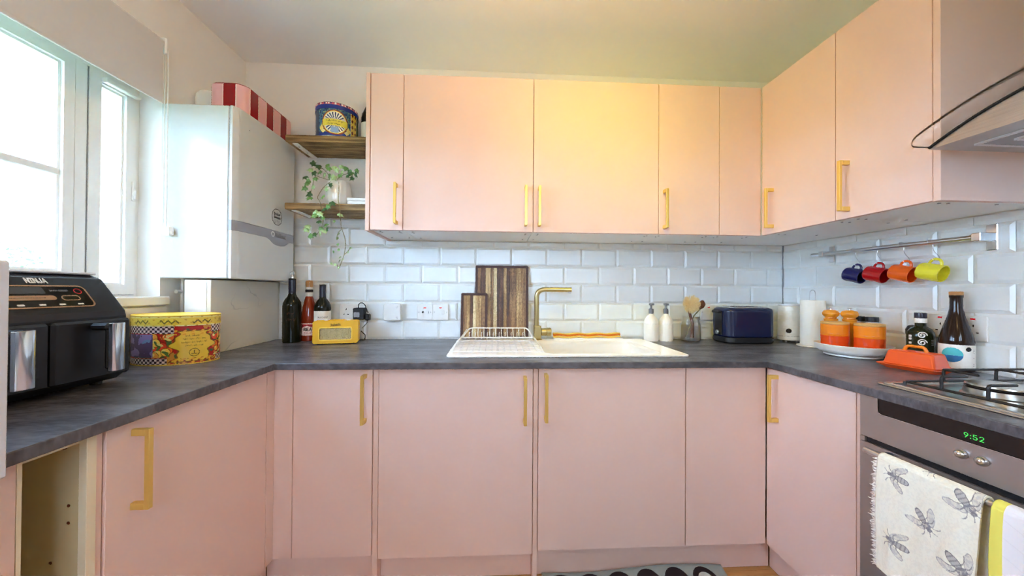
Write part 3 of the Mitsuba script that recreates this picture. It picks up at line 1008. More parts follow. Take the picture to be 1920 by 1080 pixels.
LEAVES = [(-.908, 1.8, 1.81), (-.934, 1.8, 1.785), (-.887, 1.8, 1.8), (-.85, 1.8, 1.806), (-.881, 1.8, 1.773), (-.868, 1.8, 1.76), (-.834, 1.8, 1.752), (-.803, 1.79, 1.791), (-.787, 1.78, 1.775), (-.777, 1.8, 1.802), (-.797, 1.78, 1.74), (-.763, 1.8, 1.767), (-.75, 1.8, 1.792), (-.737, 1.79, 1.776), (-.723, 1.8, 1.768), (-.707, 1.8, 1.761), (-.718, 1.79, 1.739), (-.702, 1.8, 1.783), (-.734, 1.78, 1.749), (-.826, 1.79, 1.785), (-.776, 1.78, 1.748),
          (-.939, 1.77, 1.735), (-.943, 1.77, 1.681), (-.91, 1.77, 1.709), (-.897, 1.77, 1.688), (-.917, 1.77, 1.653), (-.906, 1.77, 1.63), (-.923, 1.77, 1.7), (-.887, 1.77, 1.728), (-.892, 1.77, 1.754), (-.814, 1.77, 1.698), (-.822, 1.76, 1.674), (-.832, 1.735, 1.631),
          (-.86, 1.725, 1.549), (-.84, 1.725, 1.541), (-.82, 1.725, 1.567), (-.783, 1.73, 1.597), (-.83, 1.725, 1.526), (-.842, 1.725, 1.505), (-.824, 1.725, 1.492), (-.842, 1.725, 1.474), (-.814, 1.725, 1.469), (-.867, 1.725, 1.443), (-.882, 1.725, 1.435), (-.844, 1.725, 1.451), (-.822, 1.725, 1.461), (-.749, 1.725, 1.545), (-.858, 1.725, 1.533), (-.803, 1.73, 1.581), (-.907, 1.725, 1.468), (-.9, 1.725, 1.483)]
SMALL = [(-.772, 1.72, 1.508), (-.749, 1.72, 1.449), (-.759, 1.72, 1.428), (-.758, 1.72, 1.397), (-.751, 1.72, 1.371), (-.7, 1.72, 1.382), (-.771, 1.72, 1.361), (-.743, 1.72, 1.335), (-.745, 1.72, 1.317), (-.785, 1.72, 1.304), (-.765, 1.72, 1.299), (-.75, 1.72, 1.284), (-.737, 1.72, 1.325), (-.713, 1.72, 1.361)]


def ivy_leaf(size, r):
    """A five-lobed leaf, creased along its midrib."""
    o = np.array([(0, -.35), (.28, -.5), (.62, -.28), (.42, -.02), (.72, .38), (.30, .34), (0, 1.0), (-.30, .34), (-.72, .38), (-.42, -.02), (-.62, -.28), (-.28, -.5)])
    z = -.28 * np.abs(o[:, 0]) - .12 * np.maximum(o[:, 1], 0) ** 2
    V = np.vstack([np.c_[o, z], [[0, 0, .06]], np.c_[o * .99, z - .03], [[0, 0, .02]]])
    n = len(o)
    F = []
    for i in range(n):
        j = (i + 1) % n
        F += [[n, i, j], [2 * n + 1, n + 1 + j, n + 1 + i], [i, n + 1 + i, n + 1 + j], [i, n + 1 + j, j]]
    t = trimesh.Trimesh(V * size, np.array(F), process=False)
    n_ = np.array([r.normal() * .45, -1, r.normal() * .45 + .25])
    upv = np.array([r.normal() * .8, r.normal() * .2, -1 + r.normal() * .5])
    n_ /= np.linalg.norm(n_)
    a_ = np.cross(upv, n_)
    return t.apply_transform(frame((0, 0, 0), a_, np.cross(n_, a_)))


lr = np.random.default_rng(21)
for i, p in enumerate(LEAVES + SMALL):
    small = i >= len(LEAVES)
    m_ = ivy_leaf((.011 if small else .0185 + .007 * lr.random()), lr).apply_translation((p[0] + lr.normal() * .003, p[1] - .004 + lr.normal() * .006, p[2]))
    q = lr.random()
    hang = len(LEAVES) - 18 <= i < len(LEAVES)
    part(ivy, 'leaf', m_, 'leaf_pale' if q < (.45 if hang else .3) else 'leaf_dark' if q > .72 else 'leaf_green')
wb = thing('white_box', 'flat white box lying beside the ivy pot on the lower shelf', 'box')
part(wb, 'box', bx(-.742, -.602, 1.79, 1.91, 1.6025, 1.626, .002), 'white_plastic')
part(wb, 'lid', bx(-.744, -.600, 1.788, 1.912, 1.6265, 1.642, .002), 'white_plastic')

# roller blind with its chain
bl = thing('roller_blind', 'grey-white roller blind above the window, half lowered', 'blind')
xb = -1.303
part(bl, 'fabric', bx(xb - .0012, xb, WY0 + .02, 1.428, 1.912, 2.142, 0), 'blind_cloth')
part(bl, 'hem_bar', bx(xb - .006, xb + .002, WY0 + .02, 1.428, 1.903, 1.914, .002), 'blind_cloth')
part(bl, 'roller', cyl((xb - .026, WY0 + .015, 2.142), (xb - .026, 1.432, 2.142), .026, 20), 'blind_cloth', 40)
part(bl, 'end_bracket', bx(XL + .001, xb + .004, 1.434, 1.446, 2.105, 2.170, .004), 'white_plastic')
part(bl, 'end_bracket', bx(XL + .001, xb + .004, WY0 + .002, WY0 + .013, 2.105, 2.170, .004), 'white_plastic')
for dx in (.006, .018):
    part(bl, 'chain', tube([(xb + dx - .02, 1.452, 2.13), (xb + dx - .02, 1.452, 1.42)], .0018, 6), 'white_plastic', True)
part(bl, 'chain_holder', bx(-1.332, -1.298, 1.462, 1.483, 1.39, 1.43, .006), 'white_plastic')

# ================================================================ LEFT COUNTER
# pale grey appliance on a brown cupboard, cut by the left edge of the picture
ap = thing('countertop_appliance', 'pale grey box-shaped appliance cut off by the left edge of the picture', 'appliance')
part(ap, 'case', bx(-1.28, -.79, .16, .600, .872, 1.222, .006), 'pale_grey')
part(ap, 'front_frame', bx(-.7895, -.778, .162, .602, .874, 1.222, .003), 'pale_grey')
cb = thing('wooden_cupboard', 'brown wooden cupboard under the grey appliance at the left edge', 'cupboard')
part(cb, 'case', bx(-1.30, -.80, .14, .588, .45, .871, .003), 'cupboard_brown')
part(cb, 'leg_panel', bx(-1.30, -.81, .14, .588, FZ + .001, .449, .003), 'white_melamine')

fr = thing('air_fryer', 'black two-drawer air fryer with silver handles on the left worktop', 'air fryer')
FY0, FY1 = .705, 1.092


def fryer_body():
    o = Polygon([(-1.342, .914), (-1.112, .914), (-1.090, .932), (-1.086, 1.098), (-1.090, 1.114), (-1.158, 1.205), (-1.185, 1.216), (-1.342, 1.216)]).buffer(-.008).buffer(.008, quad_segs=4)
    t = soft_prism(o, FY1 - FY0, .008)
    return t.apply_transform(frame((0, FY1, 0), (1, 0, 0), (0, 0, 1)))


part(fr, 'body', fryer_body(), 'fryer_black', 35)
part(fr, 'top_plate', bx(-1.338, -1.172, FY0 + .008, FY1 - .002, 1.2165, 1.223, .003), 'pale_grey')
for y in (FY0 + .04, FY1 - .04):
    for x in (-1.31, -1.13):
        part(fr, 'foot', cyl((x, y, ZWT + .0005), (x, y, .9145), .012, 14), 'black_matte')
for y0, y1 in ((FY0 + .008, .897), (.901, FY1 - .008)):
    dw = part(fr, 'drawer', bx(-1.085, -1.068, y0, y1, .934, 1.092, .006), 'fryer_black')
    ym = y0 + .095
    part(dw, 'handle_stem', cat(bx(-1.0678, -1.020, ym - .022, ym + .022, 1.066, 1.085, .006), bx(-1.034, -1.021, ym - .018, ym + .018, .962, 1.085, .005)), 'black_matte')
    q = soft_prism(Polygon([(-.0185, -.004), (.0185, -.004), (.0165, .003), (.009, .0062), (-.009, .0062), (-.0165, .003)]), .128, .0015)
    part(dw, 'handle', q, 'chrome', 30, M=frame((-1.0155, ym, .957), (0, -1, 0), (1, 0, 0)) @ np.diag([1, 1, 1, 1]))
sl = np.array([-.068, 0, .091])
L_ = np.linalg.norm(sl)
Mp = frame(np.array([-1.090, 0, 1.114]) + np.array([.8, 0, .6]) * .0004, (0, 1, 0), sl)
pan = part(fr, 'control_panel', ext(rrect(.33, .064, .012), .001), 'black_gloss', M=Mp @ tr(.857, .052, 0))
part(pan, 'trim', ext(ring_poly(rrect(.336, .070, .014), .0035), .0016), 'copper', M=Mp @ tr(.857, .052, 0))
part(pan, 'display', ext(rrect(.105, .020, .002), .0005), 'dark_grey', M=Mp @ tr(.882, .071, .001))
part(pan, 'dial_bar', ext(rrect(.112, .014, .0068), .0012), 'copper', M=Mp @ tr(.892, .0475, .001))
part(pan, 'button_ring', ext(ring_poly(rrect(.040, .016, .0075), .002), .0008), 'copper', M=Mp @ tr(.979, .0465, .001))
part(pan, 'power_ring', ext(ring_poly(Point(0, 0).buffer(.0085), .0012), .0008), 'neon_red', M=Mp @ tr(1.004, .068, .001))
part(pan, 'button_ring', ext(ring_poly(rrect(.040, .016, .0075), .002), .0008), 'copper', M=Mp @ tr(.803, .0465, .001))
for i in range(6):
    part(pan, 'indicator', ext(rrect(.013, .0045, .0015), .0008), 'print_white', M=Mp @ tr(.793 + .0395 * i, .0265, .001))
part(pan, 'print', textd('MAX CRISP', .005, .0004, Mp @ tr(.965, .070, .001), True), 'ink_grey')
part(pan, 'print', bx(-.035, .035, -.0004, .0004, 0, .0004, 0), 'ink_black', M=Mp @ tr(.892, .0475, .0022))
part(fr, 'wordmark', textd('NINJA', .0150, .0012, Mp @ tr(.934, .1015, .0006), True, width=.042), 'print_white')

# oval tin with the printed fruit pattern
OX, OY, ORX, ORY, OZ0, OZ1 = -1.197, 1.383, .136, .101, ZWT + .0006, 1.078
HB = OZ1 - OZ0 - .034


def tin_print(s, z):
    h = z - OZ0
    c = np.zeros(s.shape + (3,)) + np.array(lin('#a81f1c'))
    n1 = nfbm(np.dstack([s * 60, h * 60, s * 0]), 3, 5)
    n2 = nfbm(np.dstack([s * 45 + 9, h * 45, s * 0]), 3, 8)
    paint(c, n1 > .6, '#c98a3a')
    paint(c, n2 > .62, '#3f5a33')
    r = np.random.default_rng(12)
    for sgn in (-1, 1):
        for k in range(11):
            x = sgn * (.062 + .055 * r.random())
            y = HB * (.25 + .5 * r.random())
            q = .009 + .006 * r.random()
            d = np.hypot(s - x, h - y)
            paint(c, d < q + .0015, '#5a2616')
            paint(c, d < q, ('#e4692a', '#d9452a', '#efc24c', '#e9a23a')[k % 4])
            paint(c, np.hypot(s - x + q * .3, h - y - q * .3) < q * .4, '#f4d98a')
        for k in range(8):
            x, y = sgn * (.060 + .06 * r.random()), HB * (.2 + .6 * r.random())
            an = r.random() * 3
            u, v = (s - x) * math.cos(an) + (h - y) * math.sin(an), -(s - x) * math.sin(an) + (h - y) * math.cos(an)
            paint(c, (u / .011) ** 2 + (v / .004) ** 2 < 1, '#dcd07a' if k % 2 else '#4f6a35')
    w = .050 + .012 * np.sin(h * 95 + 1.0) + .006 * np.sin(h * 210)
    inn = (np.abs(s) < w) & (h > .012) & (h < HB - .02)
    edge = (np.abs(s) < w + .004) & (h > .009) & (h < HB - .016)
    paint(c, edge, '#7a4a1c')
    paint(c, inn, '#e0b83a')
    scr = (np.sin(s * 260 + np.sin(h * 190) * 2) * np.sin(h * 250) > .35) & (np.abs(s) < .075) & ((h < .026) | ((h > HB - .032) & (h < HB - .012)))
    paint(c, scr, '#d99a2e')
    paint(c, (np.sin(s * 330) * np.sin(h * 340) > .55) & (np.abs(s) < .075) & (h < .022), '#8a3a1c')
    ch = 0.0078
    chk = ((np.floor(s / ch) + np.floor(h / ch)) % 2) == 0
    low, top = (h < .0265) & (np.abs(s) > .072), (h > HB - .0255) & (np.abs(s) > .052)
    for m_ in (low, top):
        paint(c, m_, '#3a2430')
        paint(c, m_ & chk, '#efd9d6')
    paint(c, (np.abs(h - .027) < .0012) & (np.abs(s) > .072), '#b02a20')
    vs = s > .145
    paint(c, vs, '#efe2d2')
    paint(c, vs & (np.floor(s / .006) % 2 == 0), '#a3281f')
    ub = (s < -.115) & (h > .03) & (h < HB - .028)
    paint(c, ub, '#8a7ab0')
    paint(c, ub & (np.hypot(s + .132, h - HB / 2) < .024), '#6f8fb5')
    paint(c, ub & (n2 > .5), '#54406a')
    paint(c, h < .004, '#d8b24a')
    return c


tin2 = thing('oval_tin', 'oval yellow and red tin printed with fruit and checks, beside the air fryer', 'tin')
ab = toward_cam(OX, OY) + .22
m_, c_ = side_print(OX, OY, ORX, ORY, OZ0, OZ0 + HB, 260, 180, tin_print, ab)
part(tin2, 'body', m_, 'print_gloss', True, color=c_)


def tin_lid_print(s, z):
    h = z - OZ0 - HB
    c = np.zeros(s.shape + (3,)) + np.array(lin('#e2c440'))
    zig = np.abs(((s / .020) % 1) - .5) * 2
    paint(c, (np.abs(h - .010 - .011 * (1 - zig)) < .0028) & (np.sin(s * 70) > -.3), '#6a5a2c')
    paint(c, (h < .004), '#efe0a0')
    paint(c, (h > .029), '#f0dc80')
    paint(c, (np.sin(s * 210) * np.sin(h * 300 + 1) > .75), '#c99a2e')
    return c


m_, c_ = side_print(OX, OY, ORX + .002, ORY + .002, OZ0 + HB, OZ1, 220, 40, tin_lid_print, ab)
ld = part(tin2, 'lid', m_, 'print_gloss', True, color=c_)
ell = Polygon(np.c_[(ORX + .002) * np.cos(np.linspace(0, 2 * math.pi, 72)[:-1]), (ORY + .002) * np.sin(np.linspace(0, 2 * math.pi, 72)[:-1])])
part(ld, 'top', soft_prism(ell, .005, .002), 'yellow_trim', 40, M=tr(OX, OY, OZ1))


def on_ellipse(t, s0):
    """Wraps a flat decal on the oval tin with its x = 0 at arc s0."""
    a = np.linspace(0, 2 * math.pi, 2001)
    p = np.c_[OX + ORX * np.cos(ab + a), OY + ORY * np.sin(ab + a)]
    s = np.r_[0, np.cumsum(np.linalg.norm(np.diff(p, axis=0), axis=1))]
    t = t.subdivide_to_size(.006)
    v = t.vertices
    q = (s0 + v[:, 0]) % s[-1]
    x, y = np.interp(q, s, p[:, 0]), np.interp(q, s, p[:, 1])
    nx, ny = (x - OX) / ORX ** 2, (y - OY) / ORY ** 2
    l = np.hypot(nx, ny)
    t = t.copy()
    t.vertices = np.c_[x + nx / l * (v[:, 2] + .0003), y + ny / l * (v[:, 2] + .0003), v[:, 1]]
    return t


for dz, w in ((.103, .05), (.091, .062), (.079, .07), (.067, .05)):
    part(tin2, 'lettering', on_ellipse(scribble(w, .0075, int(dz * 1000), .0009).apply_transform(tr(0, OZ0 + dz, 0)), .002), 'dark_wood')
part(tin2, 'emblem', on_ellipse(ext(ring_poly(Point(0, 0).buffer(.0145), .0016), .0004).apply_transform(tr(0, OZ0 + .042, 0)), .002), 'dark_wood')
part(tin2, 'emblem', on_ellipse(cat(bx(-.009, .009, OZ0 + .036, OZ0 + .038, 0, .0004, 0), bx(-.001, .001, OZ0 + .039, OZ0 + .050, 0, .0004, 0)), .002), 'dark_wood')

# ---------------------------------------------------------------- bottles and radio in the corner
def bottle(name, label, x, y, prof, mat):
    k = thing(name, label, 'bottle')
    part(k, 'glass', lathe(prof, 48, x, y, ZWT + .0005), mat, 40)
    return k


x, y = -1.043, 1.857
b = bottle('wine_bottle', 'tall dark bottle with a clear ball stopper, left of the bottles beside the boiler wall', x, y,
           [(0, .012), (.028, .004), (.040, 0), (.0425, .004), (.0425, .185), (.040, .203), (.031, .222), (.021, .236), (.0165, .25), (.0155, .318), (.0165, .320), (.0165, .328), (0, .328)], 'bottle_dark')
part(b, 'foil', lathe([(0, .252), (.0168, .252), (.0164, .328), (0, .3285)], 32, x, y, ZWT + .0005), 'bottle_foil', 40)
stp = part(b, 'stopper', lathe([(0, 0), (.007, 0), (.007, .012), (.0045, .015), (.004, .022), (0, .022)], 20, x, y, ZWT + .3292), 'chrome', 40)
part(stp, 'ring', tube(np.c_[x + .011 * np.cos(np.linspace(0, 2 * math.pi, 25)[:-1]), np.full(24, y), ZWT + .355 + .010 * np.sin(np.linspace(0, 2 * math.pi, 25)[:-1])], .0026, 8, True), 'chrome', True)
ac = toward_cam(x, y)
for dz, w in ((.150, .05), (.118, .056)):
    part(b, 'lettering', wrap(scribble(w, .016, 4 + int(dz * 100), .0014).apply_transform(tr(0, ZWT + dz, 0)), x, y, .0427, ac), 'dark_wood')

x, y = -.988, 1.917
b = bottle('pink_bottle', 'bottle of pink-red drink with a wired cork, between the two dark wine bottles', x, y,
           [(0, .010), (.030, .003), (.0355, 0), (.037, .004), (.037, .105), (.0355, .14), (.029, .185), (.0205, .222), (.0165, .235), (0, .235)], 'pink_liquor')
part(b, 'neck', lathe([(0, .2352), (.0164, .2352), (.0150, .275), (.0165, .277), (.0165, .285), (0, .285)], 32, x, y, ZWT), 'label_white', 40)
part(b, 'neck_band', lathe([(.0150, .258), (.0185, .258), (.0185, .272), (.0150, .272)], 32, x, y, ZWT), 'ink_black', 40)
part(b, 'cork', lathe([(0, .2855), (.015, .2855), (.0175, .292), (.0175, .312), (.014, .320), (0, .321)], 28, x, y, ZWT), 'cork', 40)
part(b, 'wire', cat(*[tube([(x + .0183 * math.cos(q), y + .0183 * math.sin(q), ZWT + .279), (x + .0183 * math.cos(q + .2), y + .0183 * math.sin(q + .2), ZWT + .314), (x, y, ZWT + .3225)], .0009, 5) for q in np.arange(4) * math.pi / 2 + .4]), 'chrome', True)
ac = toward_cam(x, y)
part(b, 'label', lathe([(.0372, .030), (.0375, .030), (.0375, .093), (.0372, .093)], 48, x, y, ZWT), 'label_pink', 40)
part(b, 'label_band', wrap(ext(Polygon([(-.04, .068), (-.01, .082), (.04, .062), (.04, .088), (-.04, .090)]), .0004).apply_transform(tr(0, ZWT, 0)), x, y, .0376, ac), 'label_red')
part(b, 'lettering', wrap(textd('REAL', .017, .0004, tr(0, ZWT + .062, 0), True, width=.052), x, y, .0376, ac), 'ink_black')
part(b, 'lettering', wrap(scribble(.045, .014, 3, .0014).apply_transform(tr(0, ZWT + .044, 0)), x, y, .0377, ac), 'label_red')

x, y = -.908, 1.897
b = bottle('wine_bottle', 'dark green wine bottle with a white label, behind the yellow radio', x, y,
           [(0, .012), (.028, .004), (.039, 0), (.0405, .004), (.0405, .175), (.038, .192), (.029, .209), (.019, .222), (.0155, .235), (.0148, .288), (.016, .290), (.016, .298), (0, .298)], 'bottle_dark')
part(b, 'foil', lathe([(0, .232), (.0162, .232), (.0158, .299), (0, .2995)], 32, x, y, ZWT), 'bottle_foil', 40)
part(b, 'label', lathe([(.0407, .055), (.0410, .055), (.0410, .160), (.0407, .160)], 48, x, y, ZWT), 'label_white', 40)
part(b, 'lettering', wrap(textd('the GATHERER', .0075, .0004, tr(.0, ZWT + .128, 0), False, width=.05), x, y, .0411, toward_cam(x, y)), 'ink_black')

# yellow radio, turned a little
rd = thing('radio', 'yellow leather-look table radio with a cream speaker grille', 'radio')
Mr = frame((-.7865, 1.777, ZWT + .0045), (math.cos(.24), math.sin(.24), 0), (0, 0, 1))     # local x along the front, y up, z out of the front
W, H, D = .206, .112, .075
hole = rrect(.148, .062, .010)
part(rd, 'body', cat(soft_prism(rrect(W, H, .010), D - .006, .004).apply_transform(tr(0, H / 2, -D))), 'yellow_leather', 40, M=Mr)
part(rd, 'front', ext(rrect(W, H, .010).difference(shapely.affinity.translate(hole, 0, -.008)), .0065), 'yellow_leather', M=Mr @ tr(0, H / 2, -.0058))
gr = part(rd, 'grille', ext(hole, .0008), 'brown_slot', M=Mr @ tr(0, H / 2 - .008, -.0058))
part(gr, 'frame', ext(ring_poly(rrect(.154, .068, .012), .0055), .0042), 'yellow_trim', M=Mr @ tr(0, H / 2 - .008, -.0010))
for i in range(26):
    part(gr, 'strip', bx(-.0019, .0019, -.029, .029, 0, .0022, .0005), 'cream_fabric', M=Mr @ tr(-.0665 + .00532 * i, H / 2 - .008, -.0048))
part(rd, 'lettering', textd('Roberts', .0125, .0014, Mr @ tr(.0, H - .019, .0008) @ rot((0, 0, 1), 5), True, width=.046), 'dark_wood')
part(rd, 'top_plate', bx(-.035, .035, H, H + .004, -.058, -.02, .002), 'yellow_leather', M=Mr)
for q in (-.05, .055):
    part(rd, 'knob', cyl((0, 0, 0), (0, 0, .006), .010, 18, .001), 'white_plastic', 30, M=Mr @ tr(q, H - .0005, -.038) @ rot((1, 0, 0), -90))
for q in (-.08, .08):
    for w_ in (-.015, -.06):
        part(rd, 'foot', cyl((q, -.0042, w_), (q, .0005, w_), .006, 12), 'black_matte', M=Mr)

# ================================================================ SOCKETS AND BOXES ON THE BACK WALL
def plate(k, x0, x1, z0, z1, y=YW, M=None):
    """Faceplate lying on the tiles, local x-z plane."""
    m = soft_prism(rrect(x1 - x0, z1 - z0, .004), .0085, .002).apply_transform(frame(((x0 + x1) / 2, y - .0003, (z0 + z1) / 2), (1, 0, 0), (0, 0, 1)))
    return part(k, 'faceplate', m, 'white_plastic', 40, M=M)


def neon(k, x, z, y=YW, M=None, mat='neon_red'):
    f = part(k, 'indicator', bx(x - .0085, x + .0085, y - .0100, y - .0086, z - .0045, z + .0045, .0008), 'print_white', M=M)
    part(f, 'lens', bx(x - .0065, x + .0065, y - .0112, y - .0101, z - .003, z + .003, .0005), mat, M=M)


def screws(k, xs, z, y=YW, M=None):
    for x in xs:
        part(k, 'screw', cyl((x, y - .0086, z), (x, y - .0095, z), .0022, 10), 'mid_grey', M=M)


k = thing('wall_socket', 'white double wall socket behind the radio, its right half taken by the black adapter', 'socket')
plate(k, -.842, -.696, 1.010, 1.100)
for x, z, w, h in ((-.806, 1.070, .004, .008), (-.817, 1.043, .007, .004), (-.795, 1.043, .007, .004)):
    part(k, 'pin_hole', bx(x - w / 2, x + w / 2, YW - .0092, YW - .0084, z - h / 2, z + h / 2, .0003), 'ink_black')
part(k, 'rocker', bx(-.838, -.824, YW - .0115, YW - .0086, 1.082, 1.097, .001), 'white_plastic')
ad = thing('power_adapter', 'black plug-in power adapter with looping cable above the radio', 'power adapter')
part(ad, 'housing', bx(-.752, -.694, YW - .058, YW - .0090, 1.018, 1.080, .004), 'black_matte')
part(ad, 'side_block', bx(-.6935, -.672, YW - .045, YW - .012, 1.012, 1.046, .004), 'black_matte')
part(ad, 'rating_label', bx(-.747, -.716, YW - .0588, YW - .0581, 1.030, 1.057, .0002), 'mid_grey')
part(ad, 'cable', tube(spline([(-.733, YW - .03, 1.0795), (-.731, YW - .03, 1.098), (-.718, YW - .028, 1.107), (-.702, YW - .026, 1.098), (-.692, YW - .024, 1.075), (-.683, YW - .022, 1.05)], 6), .0024, 6), 'black_matte', True)
part(ad, 'cable', tube(spline([(-.683, YW - .028, 1.0115), (-.682, YW - .04, 1.000), (-.684, YW - .07, .988), (-.690, YW - .09, .976)], 6), .0016, 6), 'black_matte', True)
part(ad, 'cable', tube(spline([(-.694, 1.862, .962), (-.684, 1.862, .952), (-.674, 1.865, .940), (-.676, 1.87, .922), (-.686, 1.885, .911), (-.72, 1.90, .9085)], 6), .0024, 6), 'black_matte', True)

k = thing('wall_box', 'square white plastic control box on the tiles right of the adapter', 'control box')
part(k, 'back_plate', bx(-.597, -.508, YW - .010, YW - .0006, 1.012, 1.102, .002), 'white_plastic')
part(k, 'cover', soft_prism(rrect(.092, .094, .010), .022, .004).apply_transform(frame((-.5530, YW - .0105, 1.057), (1, 0, 0), (0, 0, 1))), 'white_plastic', 40)
for z in (1.085, 1.027):
    part(k, 'button', ext(ring_poly(Point(0, 0).buffer(.005), .0011), .0006), 'mid_grey', M=frame((-.526, YW - .0328, z), (1, 0, 0), (0, 0, 1)))

for i, (x0, lb) in enumerate(((-.4235, 'left one of the pair of white fused switches with red lights beside the chopping boards'), (-.3375, 'right one of the pair of white fused switches, next to the chopping boards'))):
    k = thing('fused_switch', lb, 'switch', 'pair of fused switches left of the chopping boards')
    plate(k, x0, x0 + .0855, 1.012, 1.100)
    neon(k, x0 + .043, 1.080)
    screws(k, (x0 + .010, x0 + .076), 1.056)
    if i == 0:
        part(k, 'fuse_cover', cyl((x0 + .032, YW - .0086, 1.056), (x0 + .032, YW - .0098, 1.056), .0055, 14), 'ink_black')
        part(k, 'cord_slot', bx(x0 + .062, x0 + .064, YW - .0094, YW - .0086, 1.048, 1.064, 0), 'mid_grey')
    else:
        part(k, 'rocker', bx(x0 + .050, x0 + .066, YW - .0125, YW - .0086, 1.044, 1.068, .0015), 'white_plastic')
k = thing('fused_switch', 'white fused switch with a red light between the brush jar and the toaster', 'switch')
plate(k, 1.195, 1.281, 1.018, 1.104)
neon(k, 1.2405, 1.089)
screws(k, (1.204, 1.272), 1.062)
part(k, 'rocker', bx(1.246, 1.262, YW - .0125, YW - .0086, 1.052, 1.074, .0015), 'white_plastic')

# ================================================================ SINK AND WHAT STANDS AROUND IT
sink = thing('sink', 'white inset sink with drainer and basin', 'sink')


def sink_mesh():
    X0, X1, Y0, Y1 = -.192, .826, 1.418, 1.902
    cx, cy = (X0 + X1) / 2, (Y0 + Y1) / 2
    rim = man(soft_prism(shapely.affinity.translate(rrect(X1 - X0, Y1 - Y0, .018), cx, cy), .009, .003, ZWT + .0003))
    b0 = man(ext(shapely.affinity.translate(rrect(.515, .385, .045), .475, 1.6475), .17, ZWT - .163))
    inner = man(layered([np.c_[np.array(shapely.affinity.translate(rrect(w, h, r, 8), .475, 1.6475).exterior.coords)[:-1], np.full(36, z)] for w, h, r, z in
                         ((.43, .30, .05, ZWT - .153), (.475, .345, .05, ZWT - .145), (.493, .362, .035, ZWT - .01), (.497, .366, .036, ZWT + .002), (.519, .388, .045, ZWT + .012))]))
    rec = man(ext(shapely.affinity.translate(rrect(.375, .40, .03), .015, 1.648), .02, ZWT + .0058))
    m = rim + b0 - inner - rec
    for i in range(11):
        m = m + man(bx(-.145 + .031 * i, -.140 + .031 * i, 1.47, 1.83, ZWT + .004, ZWT + .0078, .001))
    return m


part(sink, 'bowl_and_drainer', sink_mesh(), 'white_ceramic', 40)
part(sink, 'waste', lathe([(0, 0), (.042, 0), (.042, .003), (.036, .004), (.030, .0015), (0, .0015)], 32, .475, 1.70, ZWT - .1528), 'chrome', 40)

tap = thing('tap', 'brushed gold kitchen tap with an angular spout and side lever', 'tap')
tx, ty, z0 = .236, 1.868, ZWT + .0095
part(tap, 'base', cyl((tx, ty, z0), (tx, ty, z0 + .006), .026, 32, .002), 'tap_gold', 40)
part(tap, 'body', soft_prism(rrect(.040, .040, .008), .070, .003, z0 + .0062), 'tap_gold', 40, M=tr(tx, ty, 0))
part(tap, 'spout', tube(bend([(tx - .004, ty, z0 + .0762), (tx - .004, ty, 1.186), (.415, ty - .03, 1.186)], .045, 10), .0128, 16), 'tap_gold', True)
part(tap, 'aerator', cyl((.404, ty - .028, 1.166), (.404, ty - .028, 1.175), .009, 18), 'chrome', 30)
lv = part(tap, 'lever', cyl((tx + .0203, ty, .957), (tx + .048, ty, .957), .0205, 28, .002), 'tap_gold', 40)
part(lv, 'knob', cyl((tx + .0485, ty, .957), (tx + .075, ty, .957), .022, 28, .003), 'tap_gold', 40)

# folded cloth on the ledge behind the basin
cl = thing('dish_cloth', 'folded yellow and orange dish cloth lying behind the sink basin', 'cloth')
part(cl, 'ledge', bx(.330, .712, 1.870, 1.900, ZWT + .0097, ZWT + .0165, .002), 'white_plastic', label='white tray under the cloth')
u = np.linspace(0, 1, 50)
for nm, (ya, zb, th, mt) in (('yellow_layer', (1.880, ZWT + .0215, .006, 'yellow_cloth')), ('orange_layer', (1.886, ZWT + .0315, .006, 'orange_cloth')), ('yellow_layer', (1.888, ZWT + .0385, .003, 'yellow_cloth'))):
    G = np.array([[(.325 + .37 * a, ya + .022 * (v - .5), zb + .0025 * math.sin(a * 21 + v) + .002 * a + .003 * math.sin(v * math.pi)) for v in np.linspace(0, 1, 9)] for a in u])
    part(cl, nm, sheet(G, th), mt, True)

# chopping boards
def chopping_board(label, x0, x1, z1, yb, yt, th, tones):
    k = thing('chopping_board', label, 'chopping board')
    w, h = x1 - x0, math.hypot(z1 - ZWT, yt - yb)
    M = frame(((x0 + x1) / 2, yb, ZWT + .012), (1, 0, 0), (0, yt - yb, z1 - ZWT - .012))
    o = shapely.affinity.translate(rrect(w, h, .008), 0, h / 2)
    q = shapely.affinity.translate(rrect(w - .024, h - .024, .004), 0, h / 2)
    part(k, 'rim', ext(o.difference(q), th), 'board_rim', M=M @ tr(0, 0, -th))
    e = np.linspace(-w / 2 + .0123, w / 2 - .0123, len(tones) + 1)
    wd = np.random.default_rng(len(tones)).random(len(tones)) * .9 + .55
    e = -w / 2 + .0123 + (w - .0246) * np.r_[0, np.cumsum(wd) / wd.sum()]
    for i, t in enumerate(tones):
        part(k, 'strip', bx(e[i] + .0002, e[i + 1] - .0002, .0123, h - .0123, -th + .001, -.0030, .0006), f'board_{t}', M=M)
    return k


def grain(base, dark, light, sx):
    def fn(p, n, uv):
        g = fbm(p.x * sx, p.z * 9, p.y * 3, 3)
        h = noise(p.x * 240, p.z * 160, 1.0)
        return mix(lin(dark), lin(light), smoothstep(.3, .75, g * .75 + h * .25))
    return proc(fn)


